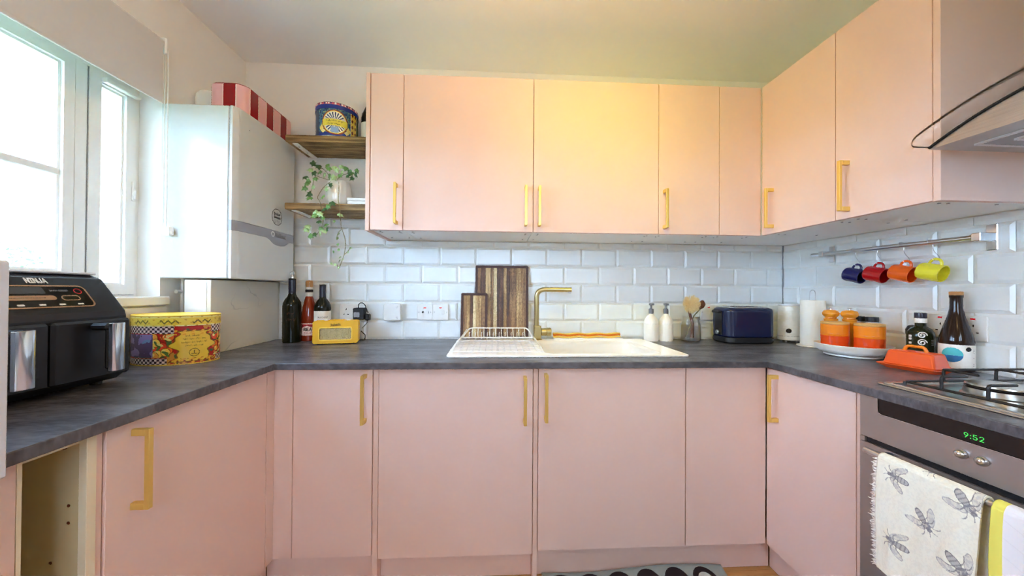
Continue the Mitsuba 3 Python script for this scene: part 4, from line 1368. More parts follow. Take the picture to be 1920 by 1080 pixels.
pr('board_w1', grain('', '#3a2013', '#69442b', 150), .4, .35)
pr('board_w2', grain('', '#5f4128', '#98744c', 150), .4, .35)
pr('board_w3', grain('', '#86653c', '#c2a474', 130), .4, .35)
pr('board_w4', grain('', '#b39b6c', '#e0d1aa', 110), .4, .35)
chopping_board('large striped wooden chopping board leaning on the tiles left of the tap', -.103, .193, 1.306, 1.918, 1.948, .016, ['w2', 'w1', 'w3', 'w2', 'w4', 'w1', 'w3', 'w1', 'w2', 'w3', 'w2'])
chopping_board('small striped wooden chopping board leaning in front of the large one', -.178, -.034, 1.152, 1.876, 1.912, .015, ['w2', 'w3', 'w1', 'w4', 'w3', 'w2'])

# dish rack of white wire
rk = thing('dish_rack', 'white wire dish rack standing on the sink drainer', 'dish rack')
zr = ZWT + .0165
x0, x1, y0, y1 = -.172, .214, 1.462, 1.800
part(rk, 'base_rail', tube(bend([(x0 + .1, y0, zr), (x0, y0, zr), (x0, y1, zr + .012), (x1, y1, zr + .012), (x1, y0, zr), (x0 + .1, y0, zr)], .02), .0022, 8), 'white_plastic', True)
for i in range(13):
    x = x0 + .03 + i * (x1 - x0 - .06) / 12
    part(rk, 'base_wire', tube([(x, y0, zr), (x, y1, zr + .012)], .0011, 6), 'pale_grey', True)
for i in range(5):
    y = y0 + .06 + .06 * i
    part(rk, 'base_wire', tube([(x0, y, zr + .0012), (x1, y, zr + .0012)], .0011, 6), 'pale_grey', True)
part(rk, 'back_rail', tube(bend([(x0 + .012, y1 - .01, zr + .014), (x0 + .045, y1 + .05, zr + .058), (x1 - .035, y1 + .05, zr + .058), (x1 - .010, y1 - .01, zr + .014)], .02), .0036, 8), 'white_plastic', True)
part(rk, 'front_rail', tube([(x0, y1, zr + .014), (x1, y1, zr + .014)], .0036, 8), 'white_plastic', True)
for i in range(10):
    x = x0 + .045 + (x1 - x0 - .08) * (i + .5) / 10
    part(rk, 'fence_wire', tube(bend([(x, y1 + .05, zr + .057), (x, y1 + .022, zr + .020), (x + .004, y1, zr + .013)], .012), .0024, 6), 'white_plastic', True)
    part(rk, 'plate_peg', tube(bend([(x - .012, y1 - .018, zr + .003), (x - .012, y1 - .005, zr + .040), (x - .009, y1 + .004, zr + .040)], .008), .0018, 6), 'white_plastic', True)
for sx, xe in ((1, x0), (-1, x1)):
    for i in range(5):
        part(rk, 'fence_wire', tube([(xe + sx * (.030 - .005 * i), y1 + .045 - .018 * i, zr + .050 - .009 * i), (xe + sx * .001, y1 - .015 - .045 * i, zr + .010)], .002, 6), 'white_plastic', True)
for x in (x0 + .03, x1 - .03):
    for y in (y0 + .02, y1 - .02):
        part(rk, 'foot', cyl((x, y, ZWT + .0082), (x, y, zr), .004, 10), 'white_plastic')

# soap bottles
def soap(label, x, y):
    k = thing('soap_bottle', label, 'soap bottle', 'pair of white pump bottles right of the sink')
    z = ZWT + .0005
    part(k, 'body', lathe([(0, .004), (.030, .001), (.0375, 0), (.0385, .004), (.0385, .088), (.0375, .104), (.032, .121), (.022, .135), (.0145, .142), (.0135, .150), (0, .150)], 40, x, y, z), 'white_ceramic', 40)
    part(k, 'seam', lathe([(.0384, .0945), (.0389, .0945), (.0389, .0955), (.0384, .0955)], 40, x, y, z), 'pale_grey', 40)
    p = part(k, 'pump', cat(lathe([(0, .1502), (.0135, .1502), (.0135, .176), (.006, .179), (.0055, .196), (0, .196)], 24, x, y, z)), 'pump_metal', 40)
    part(p, 'nozzle', cat(bx(x - .009, x + .013, y - .011, y + .011, z + .1962, z + .208, .002), cyl((x - .004, y - .010, z + .203), (x - .018, y - .034, z + .196), .0042, 10)), 'pump_metal', 30)


soap('left one of two white pump soap bottles behind the sink corner', .876, 1.893)
soap('right one of two white pump soap bottles, next to the glass jar', .960, 1.893)

# glass jar with two brushes
jx, jy, jz = 1.082, 1.860, ZWT + .0006
jar = thing('glass_jar', 'clear glass jar with a threaded neck holding two brushes', 'jar')
part(jar, 'glass', lathe([(0, 0), (.042, 0), (.050, .005), (.051, .012), (.051, .098), (.048, .108), (.0445, .114), (.0455, .117), (.0445, .120), (.0455, .123), (.0445, .126), (.0455, .129), (.045, .138), (.0415, .139), (.0405, .136), (.0405, .114), (.0440, .105), (.0475, .095), (.0475, .014), (.045, .0085), (0, .0075)], 56, jx, jy, jz), 'clear_glass', 50)
br = thing('dish_brush', 'dish brush with pale round bristles standing in the glass jar', 'brush')
hx, hy, hz = jx - .013, jy - .012, jz + .205
part(br, 'handle', tube([(jx + .012, jy + .004, jz + .020), (jx + .012, jy, jz + .10), (hx, hy + .012, hz - .022)], [.0085, .0075, .006], 10), 'dark_wood', True)
part(br, 'head', lathe([(0, 0), (.016, 0), (.019, .006), (.016, .013), (0, .015)], 20, 0, 0, -.006), 'dark_wood', 40, M=tr(hx, hy + .006, hz) @ rot((1, 0, 0), 80))
g = np.random.default_rng(4)
bs = []
for i in range(300):
    th, q = g.random() * 2 * math.pi, math.sqrt(g.random())
    d = np.array([math.cos(th) * q, -.35 - .55 * (1 - q), math.sin(th) * q])
    d /= np.linalg.norm(d)
    p0 = np.array([hx, hy, hz]) + d * .008
    bs.append(tube([p0, p0 + d * (.040 + .009 * g.random())], [.0016, .0011], 5))
part(br, 'bristles', cat(*bs), 'bristle', kind='stuff')
b2 = thing('bottle_brush', 'dark brown brush head standing beside the pale one in the glass jar', 'brush')
part(b2, 'handle', tube([(jx - .018, jy + .016, jz + .018), (jx + .018, jy + .018, jz + .11), (jx + .030, jy + .018, jz + .14), (jx + .066, jy + .018, jz + .178)], .0032, 8), 'stem_brown', True)
part(b2, 'head', tube([(jx + .066, jy + .018, jz + .1785), (jx + .071, jy + .018, jz + .192), (jx + .076, jy + .017, jz + .210), (jx + .080, jy + .016, jz + .226)], [.006, .0165, .0175, .006], 12), 'dark_wood', 50)

# ================================================================ TOASTER, FROTHER, PAPER ROLL
to = thing('toaster', 'navy blue metal toaster in the right corner', 'toaster')
tx0, tx1, ty0, ty1, tz0, tz1 = 1.226, 1.492, 1.752, 1.915, ZWT + .012, 1.094


def toaster_body(x0, x1, y0, y1, z0, z1, r, rz):
    R = []
    for q, z in [(.006, z0), (0, z0 + .006)] + [(rz * (1 - math.cos(a)), z1 - rz + rz * math.sin(a)) for a in np.linspace(0, math.pi / 2, 8)]:
        p = shapely.affinity.translate(rrect(x1 - x0 - 2 * q, y1 - y0 - 2 * q * .9, max(r - q, .012), 8), (x0 + x1) / 2, (y0 + y1) / 2)
        R.append(np.c_[np.array(p.exterior.coords)[:-1], np.full(36, z)])
    return layered(R)


part(to, 'body', toaster_body(tx0, tx1, ty0, ty1, tz0 + .0235, tz1, .045, .020), 'navy_enamel', 40)
part(to, 'base', toaster_body(tx0 - .001, tx1 + .001, ty0 - .001, ty1 + .001, tz0 - .008, tz0 + .022, .045, .002), 'black_matte', 40)
part(to, 'top_plate', soft_prism(shapely.affinity.translate(rrect(.225, .115, .02), (tx0 + tx1) / 2, (ty0 + ty1) / 2), .006, .0015, tz1 + .0003), 'chrome', 40)
for y in (-.028, .028):
    part(to, 'slot', bx((tx0 + tx1) / 2 - .085, (tx0 + tx1) / 2 + .085, (ty0 + ty1) / 2 + y - .011, (ty0 + ty1) / 2 + y + .011, tz1 + .0055, tz1 + .0072, .0005), 'black_matte')
part(to, 'end_strip', bx(tx0 - .004, tx0 + .001, ty0 + .052, ty1 - .052, tz0 + .03, tz1 - .02, .002), 'black_gloss')
part(to, 'lever', cat(bx(tx0 - .026, tx0 - .0042, ty0 + .052, ty1 - .055, tz1 - .028, tz1 - .014, .004)), 'black_matte')
part(to, 'dial', cyl((tx0 - .0042, (ty0 + ty1) / 2, tz0 + .045), (tx0 - .014, (ty0 + ty1) / 2, tz0 + .045), .012, 20, .002), 'chrome', 30)
part(to, 'badge', bx(tx1 - .030, tx1 - .024, ty0 - .0018, ty0 - .0012, tz0 + .010, tz0 + .015, .0002), 'chrome')
for x in (tx0 + .05, tx1 - .05):
    for y in (ty0 + .04, ty1 - .04):
        part(to, 'foot', cyl((x, y, ZWT + .0005), (x, y, tz0 - .0078), .010, 12), 'black_matte')

mf = thing('milk_frother', 'white ribbed milk frother with a black round button, beside the toaster', 'milk frother')
mx, my, mz = 1.632, 1.842, ZWT
prof = [(0, .012), (.048, .012), (.0515, .016), (.0515, .034)]
for i in range(16):
    z = .036 + i * .0095
    prof += [(.0512 - .00025 * i, z), (.0502 - .00025 * i, z + .0012), (.0502 - .00025 * i, z + .0024), (.0512 - .00025 * i, z + .0036)]
prof += [(.0472, .196), (.0455, .200), (0, .200)]
part(mf, 'body', lathe(prof, 44, mx, my, mz), 'white_plastic', 30)
part(mf, 'lid', lathe([(0, .2003), (.0465, .2003), (.0475, .203), (.0465, .209), (0, .210)], 44, mx, my, mz), 'pale_grey', 40)
part(mf, 'seam', lathe([(.0510, .0345), (.0519, .0345), (.0519, .0358), (.0510, .0358)], 44, mx, my, mz), 'mid_grey', 40)
am = toward_cam(mx, my)
part(mf, 'button', cyl((mx + .049 * math.cos(am), my + .049 * math.sin(am), mz + .066), (mx + .0545 * math.cos(am), my + .0545 * math.sin(am), mz + .066), .0125, 24, .002), 'black_gloss', 30)
for q in range(4):
    part(mf, 'foot', cyl((mx + .036 * math.cos(q * 1.57 + .5), my + .036 * math.sin(q * 1.57 + .5), mz + .0005), (mx + .036 * math.cos(q * 1.57 + .5), my + .036 * math.sin(q * 1.57 + .5), mz + .0118), .005, 10), 'mid_grey')

pr_ = thing('paper_towel_holder', 'white paper towel roll on a wire holder in the right corner', 'paper towel')
px, py = 1.624, 1.690
part(pr_, 'base', lathe([(0, 0), (.064, 0), (.066, .002), (.064, .006), (0, .007)], 40, px, py, ZWT + .0005), 'white_plastic', 40)
part(pr_, 'roll', lathe([(.019, .0085), (.0495, .0085), (.0505, .010), (.0505, .2330), (.0495, .2345), (.019, .2345)], 44, px, py, ZWT), 'paper', 40)
part(pr_, 'core', lathe([(.0175, .0085), (.0188, .0085), (.0188, .2345), (.0175, .2345)], 28, px, py, ZWT), 'tan_wood', 40)
lp = np.array([(px - .016, py, ZWT + .008), (px - .016, py, ZWT + .262)] + [(px - .016 * math.cos(t), py, ZWT + .262 + .026 * math.sin(t)) for t in np.linspace(.2, math.pi - .2, 12)] + [(px + .016, py, ZWT + .262), (px + .016, py, ZWT + .008)])
part(pr_, 'wire_loop', tube(lp, .0016, 8), 'chrome', True)

# ================================================================ ROUND TRAY WITH POTS AND MILLS
tcx, tcy = 1.560, 1.435
ty_ = thing('turntable_tray', 'round white footed tray holding the orange pots', 'tray')
z = ZWT + .0005
part(ty_, 'foot', lathe([(0, 0), (.088, 0), (.094, .003), (.094, .010), (0, .011)], 56, tcx, tcy, z), 'white_plastic', 40)
part(ty_, 'dish', lathe([(0, .0115), (.088, .0115), (.108, .016), (.122, .028), (.1275, .050), (.1262, .052), (.1240, .050), (.118, .031), (.105, .0215), (0, .0205)], 64, tcx, tcy, z), 'white_ceramic', 40)
zt = z + .0212


def pot(label, x, y):
    k = thing('storage_pot', label, 'pot', None)
    part(k, 'lower_body', lathe([(0, .002), (.040, 0), (.0445, .003), (.0460, .010), (.0472, .066), (0, .066)], 48, x, y, zt), 'flame_red', 40)
    part(k, 'upper_body', lathe([(0, .0662), (.0472, .0662), (.0478, .068), (.0468, .0695), (.0479, .0715), (.0469, .0735), (.0480, .0755), (.0473, .078), (.0480, .112), (.0470, .115), (0, .115)], 48, x, y, zt), 'flame_orange', 40)
    part(k, 'lid', lathe([(0, .1155), (.0460, .1155), (.0475, .118), (.0475, .1235), (.0455, .1262), (0, .127)], 48, x, y, zt), 'tan_wood', 40)


pot('orange-red storage pot with a wooden lid in front of the pepper mills', 1.497, 1.452)
pot('orange-red storage pot with a wooden lid beside the butter dish', 1.556, 1.362)


def mill(label, x, y):
    k = thing('pepper_mill', label, 'pepper mill', 'pair of orange mills behind the pots')
    part(k, 'base', lathe([(0, 0), (.027, 0), (.028, .004), (.026, .02), (.021, .05), (.0205, .10), (.0245, .112), (.0255, .120), (.022, .1235), (.0255, .128), (.0255, .134), (0, .1345)], 36, x, y, zt), 'orange_wood', 40)
    part(k, 'head', lathe([(0, .1348), (.0185, .1348), (.021, .1375), (.0205, .141), (.026, .146), (.0305, .154), (.0305, .161), (.025, .170), (.012, .1745), (0, .175)], 36, x, y, zt), 'orange_wood', 40)
    part(k, 'finial', lathe([(0, .1752), (.004, .1752), (.0035, .179), (.0085, .182), (.0085, .185), (0, .186)], 20, x, y, zt), 'chrome', 40)


mill('left one of two orange wooden mills behind the pots, next to the paper towel roll', 1.549, 1.521)
mill('right one of two orange wooden mills behind the pots', 1.592, 1.476)
for i, (x, y, h, lb) in enumerate(((1.656, 1.505, .128, 'small jar with a flat black lid behind the right pepper mill'), (1.660, 1.452, .128, 'small jar with a flat black lid between the mill and the right pot'))):
    k = thing('spice_jar', lb, 'jar')
    zz = ZWT + .0005
    hh = 1.052 - zz
    part(k, 'glass', lathe([(0, 0), (.021, 0), (.022, .002), (.022, hh - .008), (.018, hh), (0, hh)], 28, x + .010, y, zz), 'pale_grey', 40)
    part(k, 'lid', lathe([(0, hh + .0003), (.0215, hh + .0003), (.022, hh + .002), (.022, hh + .019), (.021, hh + .021), (0, hh + .021)], 28, x + .010, y, zz), 'black_matte', 40)
k = thing('spice_grinder', 'small dark grinder standing behind the right orange pot', 'grinder')
gx, gy = 1.670, 1.303
part(k, 'body', lathe([(0, 0), (.017, 0), (.018, .003), (.016, .04), (.013, .07), (.017, .085), (.017, .10), (0, .10)], 28, gx, gy, ZWT + .0005), 'dark_wood', 40)
part(k, 'head', lathe([(0, .1003), (.014, .1003), (.019, .112), (.019, .130), (.012, .145), (0, .148)], 28, gx, gy, ZWT + .0005), 'black_matte', 40)

# butter dish
bd = thing('butter_dish', 'orange-red glazed butter dish with a loop-handled lid in front of the hob', 'butter dish')
Mb = frame((1.506, 1.166, ZWT + .0006), (.035, -.17, 0), (.17, .035, 0)) @ np.diag([.88, .88, .90, 1])   # local x towards the viewer, y towards the wall


def stadium(w, h, r):
    return rrect(w, h, r, 8)


def rings_of(rows):
    return layered([np.c_[np.array(rrect(w, h, r, 8).exterior.coords)[:-1], np.full(36, z)] for w, h, r, z in rows])


part(bd, 'plate', rings_of([(.150, .085, .012, 0), (.155, .090, .012, .003), (.182, .128, .010, .014), (.187, .133, .010, .017), (.186, .132, .010, .0195), (.176, .122, .010, .0175), (.150, .095, .010, .0135)]), 'orange_glaze', 40, M=Mb)
lid = part(bd, 'lid', rings_of([(.158, .104, .012, .0182), (.160, .106, .012, .021), (.154, .100, .012, .028), (.138, .084, .012, .066), (.134, .080, .012, .070), (.126, .072, .012, .0735), (.100, .05, .012, .0745)]), 'orange_glaze', 40, M=Mb)
part(lid, 'loop', tube(bend([(-.034, 0, .0735), (-.026, 0, .093), (.026, 0, .093), (.034, 0, .0735)], .016), .0058, 10), 'flame_orange', True, M=Mb)

# oil bottle with a swirl, brown bottle with a label
ox, oy = 1.646, 1.258
ob = thing('oil_bottle', 'squat dark green bottle with white spiral print, behind the butter dish', 'bottle')
part(ob, 'glass', lathe([(0, .004), (.034, 0), (.0375, .004), (.0378, .106), (.0365, .122), (.030, .136), (.020, .144), (.0155, .148), (.0150, .160), (0, .160)], 44, ox, oy, ZWT + .0005), 'oil_dark', 40)
part(ob, 'collar', lathe([(0, .1602), (.0165, .1602), (.0165, .178), (0, .178)], 28, ox, oy, ZWT + .0005), 'label_white', 40)
part(ob, 'cap', lathe([(0, .1783), (.0168, .1783), (.0172, .180), (.0172, .197), (.016, .199), (0, .199)], 28, ox, oy, ZWT + .0005), 'bottle_foil', 40)
ac = toward_cam(ox, oy)


def spiral(cx, cz, r, s=1):
    t = np.linspace(0, 3.4 * math.pi, 60)
    q = r * (1 - t / t[-1] * .82)
    return tube(np.c_[cx + s * q * np.cos(t), cz + q * np.sin(t), np.full(60, .0003)], .0021, 5)


for cz in (.088, .116):
    part(ob, 'swirl', wrap(spiral(.004, cz + ZWT, .0125), ox, oy, .0379, ac), 'print_white')
for dz in (.100, .084, .110):
    part(ob, 'print', wrap(bx(-.034, -.024, dz - .004 + ZWT, dz + .004 + ZWT, 0, .0005, 0), ox, oy, .0379, ac), 'print_white')
for dz in (.098, .092, .086, .080):
    part(ob, 'print', wrap(bx(.029, .038, dz - .0012 + ZWT, dz + .0012 + ZWT, 0, .0004, 0), ox, oy, .0379, ac), 'mid_grey')

vx, vy = 1.644, 1.153
vb = thing('brown_bottle', 'tall brown bottle with cork and a white label with a blue circle, beside the hob', 'bottle')
part(vb, 'glass', lathe([(0, .006), (.034, 0), (.0405, .004), (.0415, .100), (.0395, .120), (.031, .155), (.0215, .19), (.0160, .22), (.0150, .258), (.0165, .260), (.0165, .268), (0, .268)], 44, vx, vy, ZWT + .0005), 'beer_brown', 40)
part(vb, 'cork', lathe([(0, .2683), (.0165, .2683), (.0170, .270), (.0170, .2795), (.016, .281), (0, .281)], 28, vx, vy, ZWT + .0005), 'cork', 40)
lb_ = part(vb, 'label', lathe([(.0416, .012), (.0420, .012), (.0420, .096), (.0416, .096)], 56, vx, vy, ZWT), 'label_white', 40)
pr('label_teal', '#4fb6bd', .5, .3)
pr('label_blue', '#2f6ea8', .5, .3)
ac = toward_cam(vx, vy)
disc = Point(-.010, .060).buffer(.0255, quad_segs=16)
part(lb_, 'print', wrap(ext(disc.intersection(sbox(-1, .058, 1, 1)), .0005).apply_transform(tr(0, ZWT, 0)), vx, vy, .0420, ac), 'label_teal')
part(lb_, 'print', wrap(ext(disc.intersection(sbox(-1, 0, 1, .0579)), .0005).apply_transform(tr(0, ZWT, 0)), vx, vy, .0420, ac), 'label_blue')
part(lb_, 'print', wrap(ext(Point(.029, .082).buffer(.0075), .0005).apply_transform(tr(0, ZWT, 0)), vx, vy, .0420, ac), 'ink_black')
for dz in (.080, .074, .068, .050, .030, .024):
    part(lb_, 'print', wrap(bx(.043, .049, dz + ZWT, dz + .0015 + ZWT, 0, .0004, 0), vx, vy, .0420, ac), 'ink_grey')

# double switched sockets on the right wall
Mw = M_right(XR, 1.262)      # local x towards the viewer, y into the wall
k = thing('wall_socket', 'white double socket with two red switch lights on the right wall behind the brown bottle', 'socket')
plate(k, 0, .160, 1.014, 1.102, 0, Mw)
for q in (.035, .125):
    neon(k, q, 1.090, 0, Mw)
    for dx, dz, w, h in ((0, -.022, .004, .008), (-.011, -.046, .007, .004), (.011, -.046, .007, .004)):
        part(k, 'pin_hole', bx(q + dx - w / 2, q + dx + w / 2, -.0092, -.0084, 1.088 + dz - h / 2, 1.088 + dz + h / 2, .0003), 'ink_black', M=Mw)

# ================================================================ RAIL WITH MUGS
rl = thing('hanging_rail', 'steel rail on the right wall tiles with four mugs hung from it', 'rail')
rx, rz = 1.640, 1.372
part(rl, 'bar', cyl((rx, 1.712, rz), (rx, 1.096, rz), .0085, 18, .001), 'chrome', 40)
for y, h in ((1.655, .040), (1.094, .044)):
    part(rl, 'bracket', cat(bx(XR - .005, XR - .0004, y - .014, y + .014, rz - h, rz + h, .002), bx(rx - .010, XR - .0052, y - .012, y + .012, rz - .014, rz + .014, .002)), 'chrome')
MUGS = ((1.500, 'navy_mug', 'navy blue espresso mug hanging first on the rail, nearest the corner'), (1.410, 'red_mug', 'red espresso mug hanging on the rail next to the navy one'),
        (1.313, 'orange_mug', 'orange espresso mug hanging on the rail between red and yellow'), (1.220, 'yellow_mug', 'yellow espresso mug hanging last on the rail, nearest the hood'))
for y, mt, lb in MUGS:
    k = thing('mug', lb, 'mug', 'espresso mugs on the rail')
    R_, L_ = .0315, .066
    prof = [(0, 0), (R_ * .72, 0), (R_ * .92, .003), (R_, .010), (R_, L_ - .001), (R_ - .0008, L_), (R_ - .0026, L_ - .001), (R_ - .003, .010), (R_ * .8, .005), (0, .0045)]
    m_ = lathe(prof, 36).apply_transform(tr(0, 0, -L_ / 2))
    dirn = np.array([.16, -.945, -.27])
    dirn /= np.linalg.norm(dirn)
    upv = np.array([0, 0, 1.]) - dirn * dirn[2]
    upv /= np.linalg.norm(upv)
    Mm = np.eye(4)
    Mm[:3, 0], Mm[:3, 1], Mm[:3, 2], Mm[:3, 3] = upv, np.cross(dirn, upv), dirn, (rx - .002, y, rz - .112)
    part(k, 'body', m_, mt, 40, M=Mm)
    part(k, 'rim', tube(np.c_[(R_ - .0014) * np.cos(np.linspace(0, 6.2832, 33)[:-1]), (R_ - .0014) * np.sin(np.linspace(0, 6.2832, 33)[:-1]), np.full(32, L_ / 2)], .0017, 6, True), mt, True, M=Mm)
    t = np.linspace(-.1, math.pi + .1, 16)
    part(k, 'handle', tube(np.c_[R_ - .002 + .021 * np.sin(t), t * 0, .004 - .0165 * np.cos(t)], .0044, 10), mt, True, M=Mm)
    hk = thing('rail_hook', f'thin steel hook carrying the {mt.split("_")[0]} mug', 'hook', 'steel hooks on the rail')
    top = np.array([(rx - .0115, y + .004, rz - .004), (rx - .009, y + .004, rz + .0085), (rx, y + .004, rz + .0118), (rx + .009, y + .004, rz + .0085), (rx + .0112, y + .003, rz - .004)])
    hz = Mm @ np.array([R_ + .0145, 0, .004, 1])
    low = np.array([(rx + .010, y + .001, rz - .03), (hz[0] + .005, hz[1] - .004, hz[2] + .010), (hz[0] + .003, hz[1] - .001, hz[2] - .0005), (hz[0] - .003, hz[1] + .006, hz[2] - .001), (hz[0] - .006, hz[1] + .012, hz[2] + .008)])
    part(hk, 'wire', tube(spline(np.vstack([top, low]), 6), .0014, 6), 'chrome', True)

# ================================================================ OVEN
ov = thing('oven', 'stainless steel built-in oven under the hob with a black display strip', 'oven')
OXF, OYF = 1.100, .9895
Mo = M_right(OXF, OYF)
OW = .594
part(ov, 'case', bx(.002, OW - .002, .022, .56, .17, .876, .001), 'dark_grey', M=Mo)
bez = shapely.affinity.translate(rrect(.50, .09, .012), OW / 2, .879)
fas = sbox(0, .757, OW, .877).difference(bez)
Mz = Mo @ frame((0, 0, 0), (1, 0, 0), (0, 0, 1))     # local x along, y up, z out of the front (-y local)
part(ov, 'control_fascia', ext(fas, .020), 'oven_steel', M=Mz @ tr(0, 0, -.021))
dp = part(ov, 'display_glass', ext(bez.buffer(-.001).intersection(sbox(0, .7, OW, .8765)), .018), 'black_gloss', M=Mz @ tr(0, 0, -.020))
part(dp, 'trim', ext(ring_poly(bez, .0012).intersection(sbox(0, .7, OW, .8765)), .001), 'chrome', M=Mz @ tr(0, 0, -.0008))
scene['green_digits'] = {'type': 'diffuse', 'reflectance': rgb('#2fae3a')}
CLK = (.247, .8505)
clock = tm(textd('9:52', .0115, .0004, Mz @ tr(CLK[0], CLK[1], -.0016), False, width=.034))
part(ov, 'clock', clock, 'green_digits', emitter={'type': 'area', 'radiance': {'type': 'rgb', 'value': [0.02, 0.13, 0.03]}})
for q in (.2235, .2585):
    part(ov, 'knob', lathe([(0, 0), (.0105, 0), (.0105, .004), (.0088, .009), (.005, .0125), (0, .0135)], 24), 'chrome', 40, M=Mz @ tr(q + .004, .8035, .0002))
part(ov, 'vent_slot', bx(.014, OW - .014, .006, .02, .742, .7565, .0005), 'black_matte', M=Mo)
part(ov, 'slot_edge', bx(0, .0135, -.0005, .02, .742, .7565, .0005), 'oven_steel', M=Mo)
glass = shapely.affinity.translate(rrect(OW - .170, .44, .008), OW / 2, .45)
dr_ = part(ov, 'door', ext(sbox(0, .172, OW, .7405).difference(glass), .021), 'oven_steel', M=Mz @ tr(0, 0, -.0215))
part(dr_, 'glass', ext(glass.buffer(-.0004), .018), 'black_gloss', M=Mz @ tr(0, 0, -.020))
hb = part(dr_, 'handle', cyl(Mo[:3, :3] @ np.array([.060, -.052, .738]) + Mo[:3, 3], Mo[:3, :3] @ np.array([OW - .060, -.052, .738]) + Mo[:3, 3], .0085, 20, .001), 'chrome', 40)
for q in (.085, OW - .085):
    part(dr_, 'handle_post', bx(q - .008, q + .008, -.045, -.0006, .730, .7385, .002), 'chrome', M=Mo)
hx_ = OXF - .052
hz_ = .738


# towels over the oven handle
def bee(c, U, V, u0, v0, ang, s):
    a = math.radians(ang)
    x = ((U - u0) * math.cos(a) + (V - v0) * math.sin(a)) / s
    y = (-(U - u0) * math.sin(a) + (V - v0) * math.cos(a)) / s
    n = nfbm(np.dstack([x * 9, y * 9, x * 0 + u0 * 50]), 3, 2)

    def blend(m, col, k):
        q = (m * k)[..., None]
        c[:] = c * (1 - q) + np.array(lin(col)) * q
    for sx in (-1, 1):
        q = math.radians(sx * 38)
        wx, wy = x * math.cos(q) + y * math.sin(q), -x * math.sin(q) + y * math.cos(q)
        e = ((wx - sx * .30) / .17) ** 2 + ((wy + .42) / .50) ** 2
        blend((e < 1) * 1., '#b4b4b2', .38 + .3 * (n > .5))
        blend(((e < 1) & (e > .80)) * 1., '#8b8b8c', .6)
    for sx in (-1, 1):
        for y0, y1 in ((.10, .42), (-.05, -.05), (-.15, -.50)):
            t = np.clip((np.abs(x) - .1) / .45, 0, 1)
            yy = y0 + (y1 - y0) * t + .12 * np.sin(t * 3)
            blend(((np.abs(y - yy) < .022) & (x * sx > .08) & (x * sx < .55)) * 1., '#6d6d70', .8)
        t = (y - .3) / .35
        blend(((np.abs(x - sx * (.05 + .16 * t * t)) < .016) & (t > 0) & (t < 1)) * 1., '#77777a', .8)
    e = (x / .20) ** 2 + ((y + .35) / .40) ** 2
    blend((e < 1) * 1., '#9a9a9c', .7)
    blend(((e < 1) & (e > .74)) * 1., '#5c5c60', .65)
    blend(((e < 1) & (np.sin(y * 34) > .5)) * 1., '#707074', .6)
    blend((((x / .21) ** 2 + ((y - .12) / .19) ** 2) < 1) * 1., '#85858a', .5 + .45 * (n > .45))
    blend((((x / .12) ** 2 + ((y - .34) / .10) ** 2) < 1) * 1., '#77777c', .85)


def hung_towel(name, label, ya, yb, front, back, mesh_colour, mat, fringe=0., th=.004, lean=0.):
    """A cloth over the handle; ya is its far edge, yb the near one; front and back are the lengths that hang."""
    r = .0085 + .003
    nv, nu = 240, 210
    v = np.concatenate([np.linspace(-back, 0, 60, endpoint=False), np.linspace(0, math.pi * r, 24, endpoint=False), np.linspace(math.pi * r, math.pi * r + front, nv)])
    U = np.linspace(0, 1, nu)
    G = np.zeros((len(v), nu, 3))
    for i, q in enumerate(v):
        d = max(q - math.pi * r, 0)
        y = ya + (yb + lean * d / front - ya) * U
        wav = .0035 * np.sin(U * 9 + .6) * min(1, d * 9) + .002 * np.sin(U * 23 + d * 14) * min(1, d * 9)
        if q < 0:
            x, z = np.full(nu, hx_ + r), np.full(nu, hz_ + q)
        elif q < math.pi * r:
            a = q / r
            x, z = np.full(nu, hx_ + r * math.cos(a)), np.full(nu, hz_ + r * math.sin(a))
        else:
            x, z = hx_ - r - .0035 - wav + .002 * math.exp(-d * 40) - .003 * d, np.full(nu, hz_ - d)
        G[i] = np.c_[x, y, z]
    m = sheet(G, th)
    c = mesh_colour(ya - (ya - yb) * np.repeat(U[None], len(v), 0) * 1.0, np.repeat(v[:, None] - math.pi * r, nu, 1))
    k = thing(name, label, 'towel')
    part(k, 'cloth', m, mat, True, color=np.vstack([c.reshape(-1, 3)] * 2))
    return k, G


BEES = ((.841, .030, 82, .040), (.840, .197, 80, .042), (.777, .107, 222, .044), (.704, .020, 222, .046), (.708, .165, 222, .046), (.777, -.028, 160, .034))


def bee_print(Y, D):
    c = np.zeros(Y.shape + (3,)) + np.array(lin('#efeedd'))
    w = nfbm(np.dstack([Y * 300, D * 300, Y * 0]), 2, 4)
    c *= (1 - .05 * (w > .55))[..., None]
    for y, d, a, s in BEES:
        bee(c, -Y, -D, -y, -d, a, s)
    return c


tw, G = hung_towel('tea_towel', 'fringed cream tea towel printed with grey bees, over the oven handle', .884, .684, .292, .20, bee_print, 'print_matte', lean=.018)
fg = []
r_ = np.random.default_rng(9)
for i in range(86, len(G) - 1, 3):
    p = G[i, 0]
    fg.append(tube([p, p + np.array([.001 * r_.normal(), .005 + .004 * r_.random(), -.003 * r_.random()]), p + np.array([.002 * r_.normal(), .010 + .006 * r_.random(), -.006 * r_.random()])], [.0016, .0013, .0006], 4))
part(tw, 'fringe', cat(*fg), 'paper', kind='stuff')


def border_print(Y, D):
    c = np.zeros(Y.shape + (3,)) + np.array(lin('#e9e8ea'))
    q = np.abs(((D * 28 + Y * 14) % 1) - .5) < .03
    c[q] *= .93
    c[Y > .651] = np.array(lin('#e6df6a'))
    return c


hung_towel('tea_towel', 'white quilted towel with a yellow border at the near end of the oven handle', .669, .455, .36, .20, border_print, 'print_matte', th=.009)

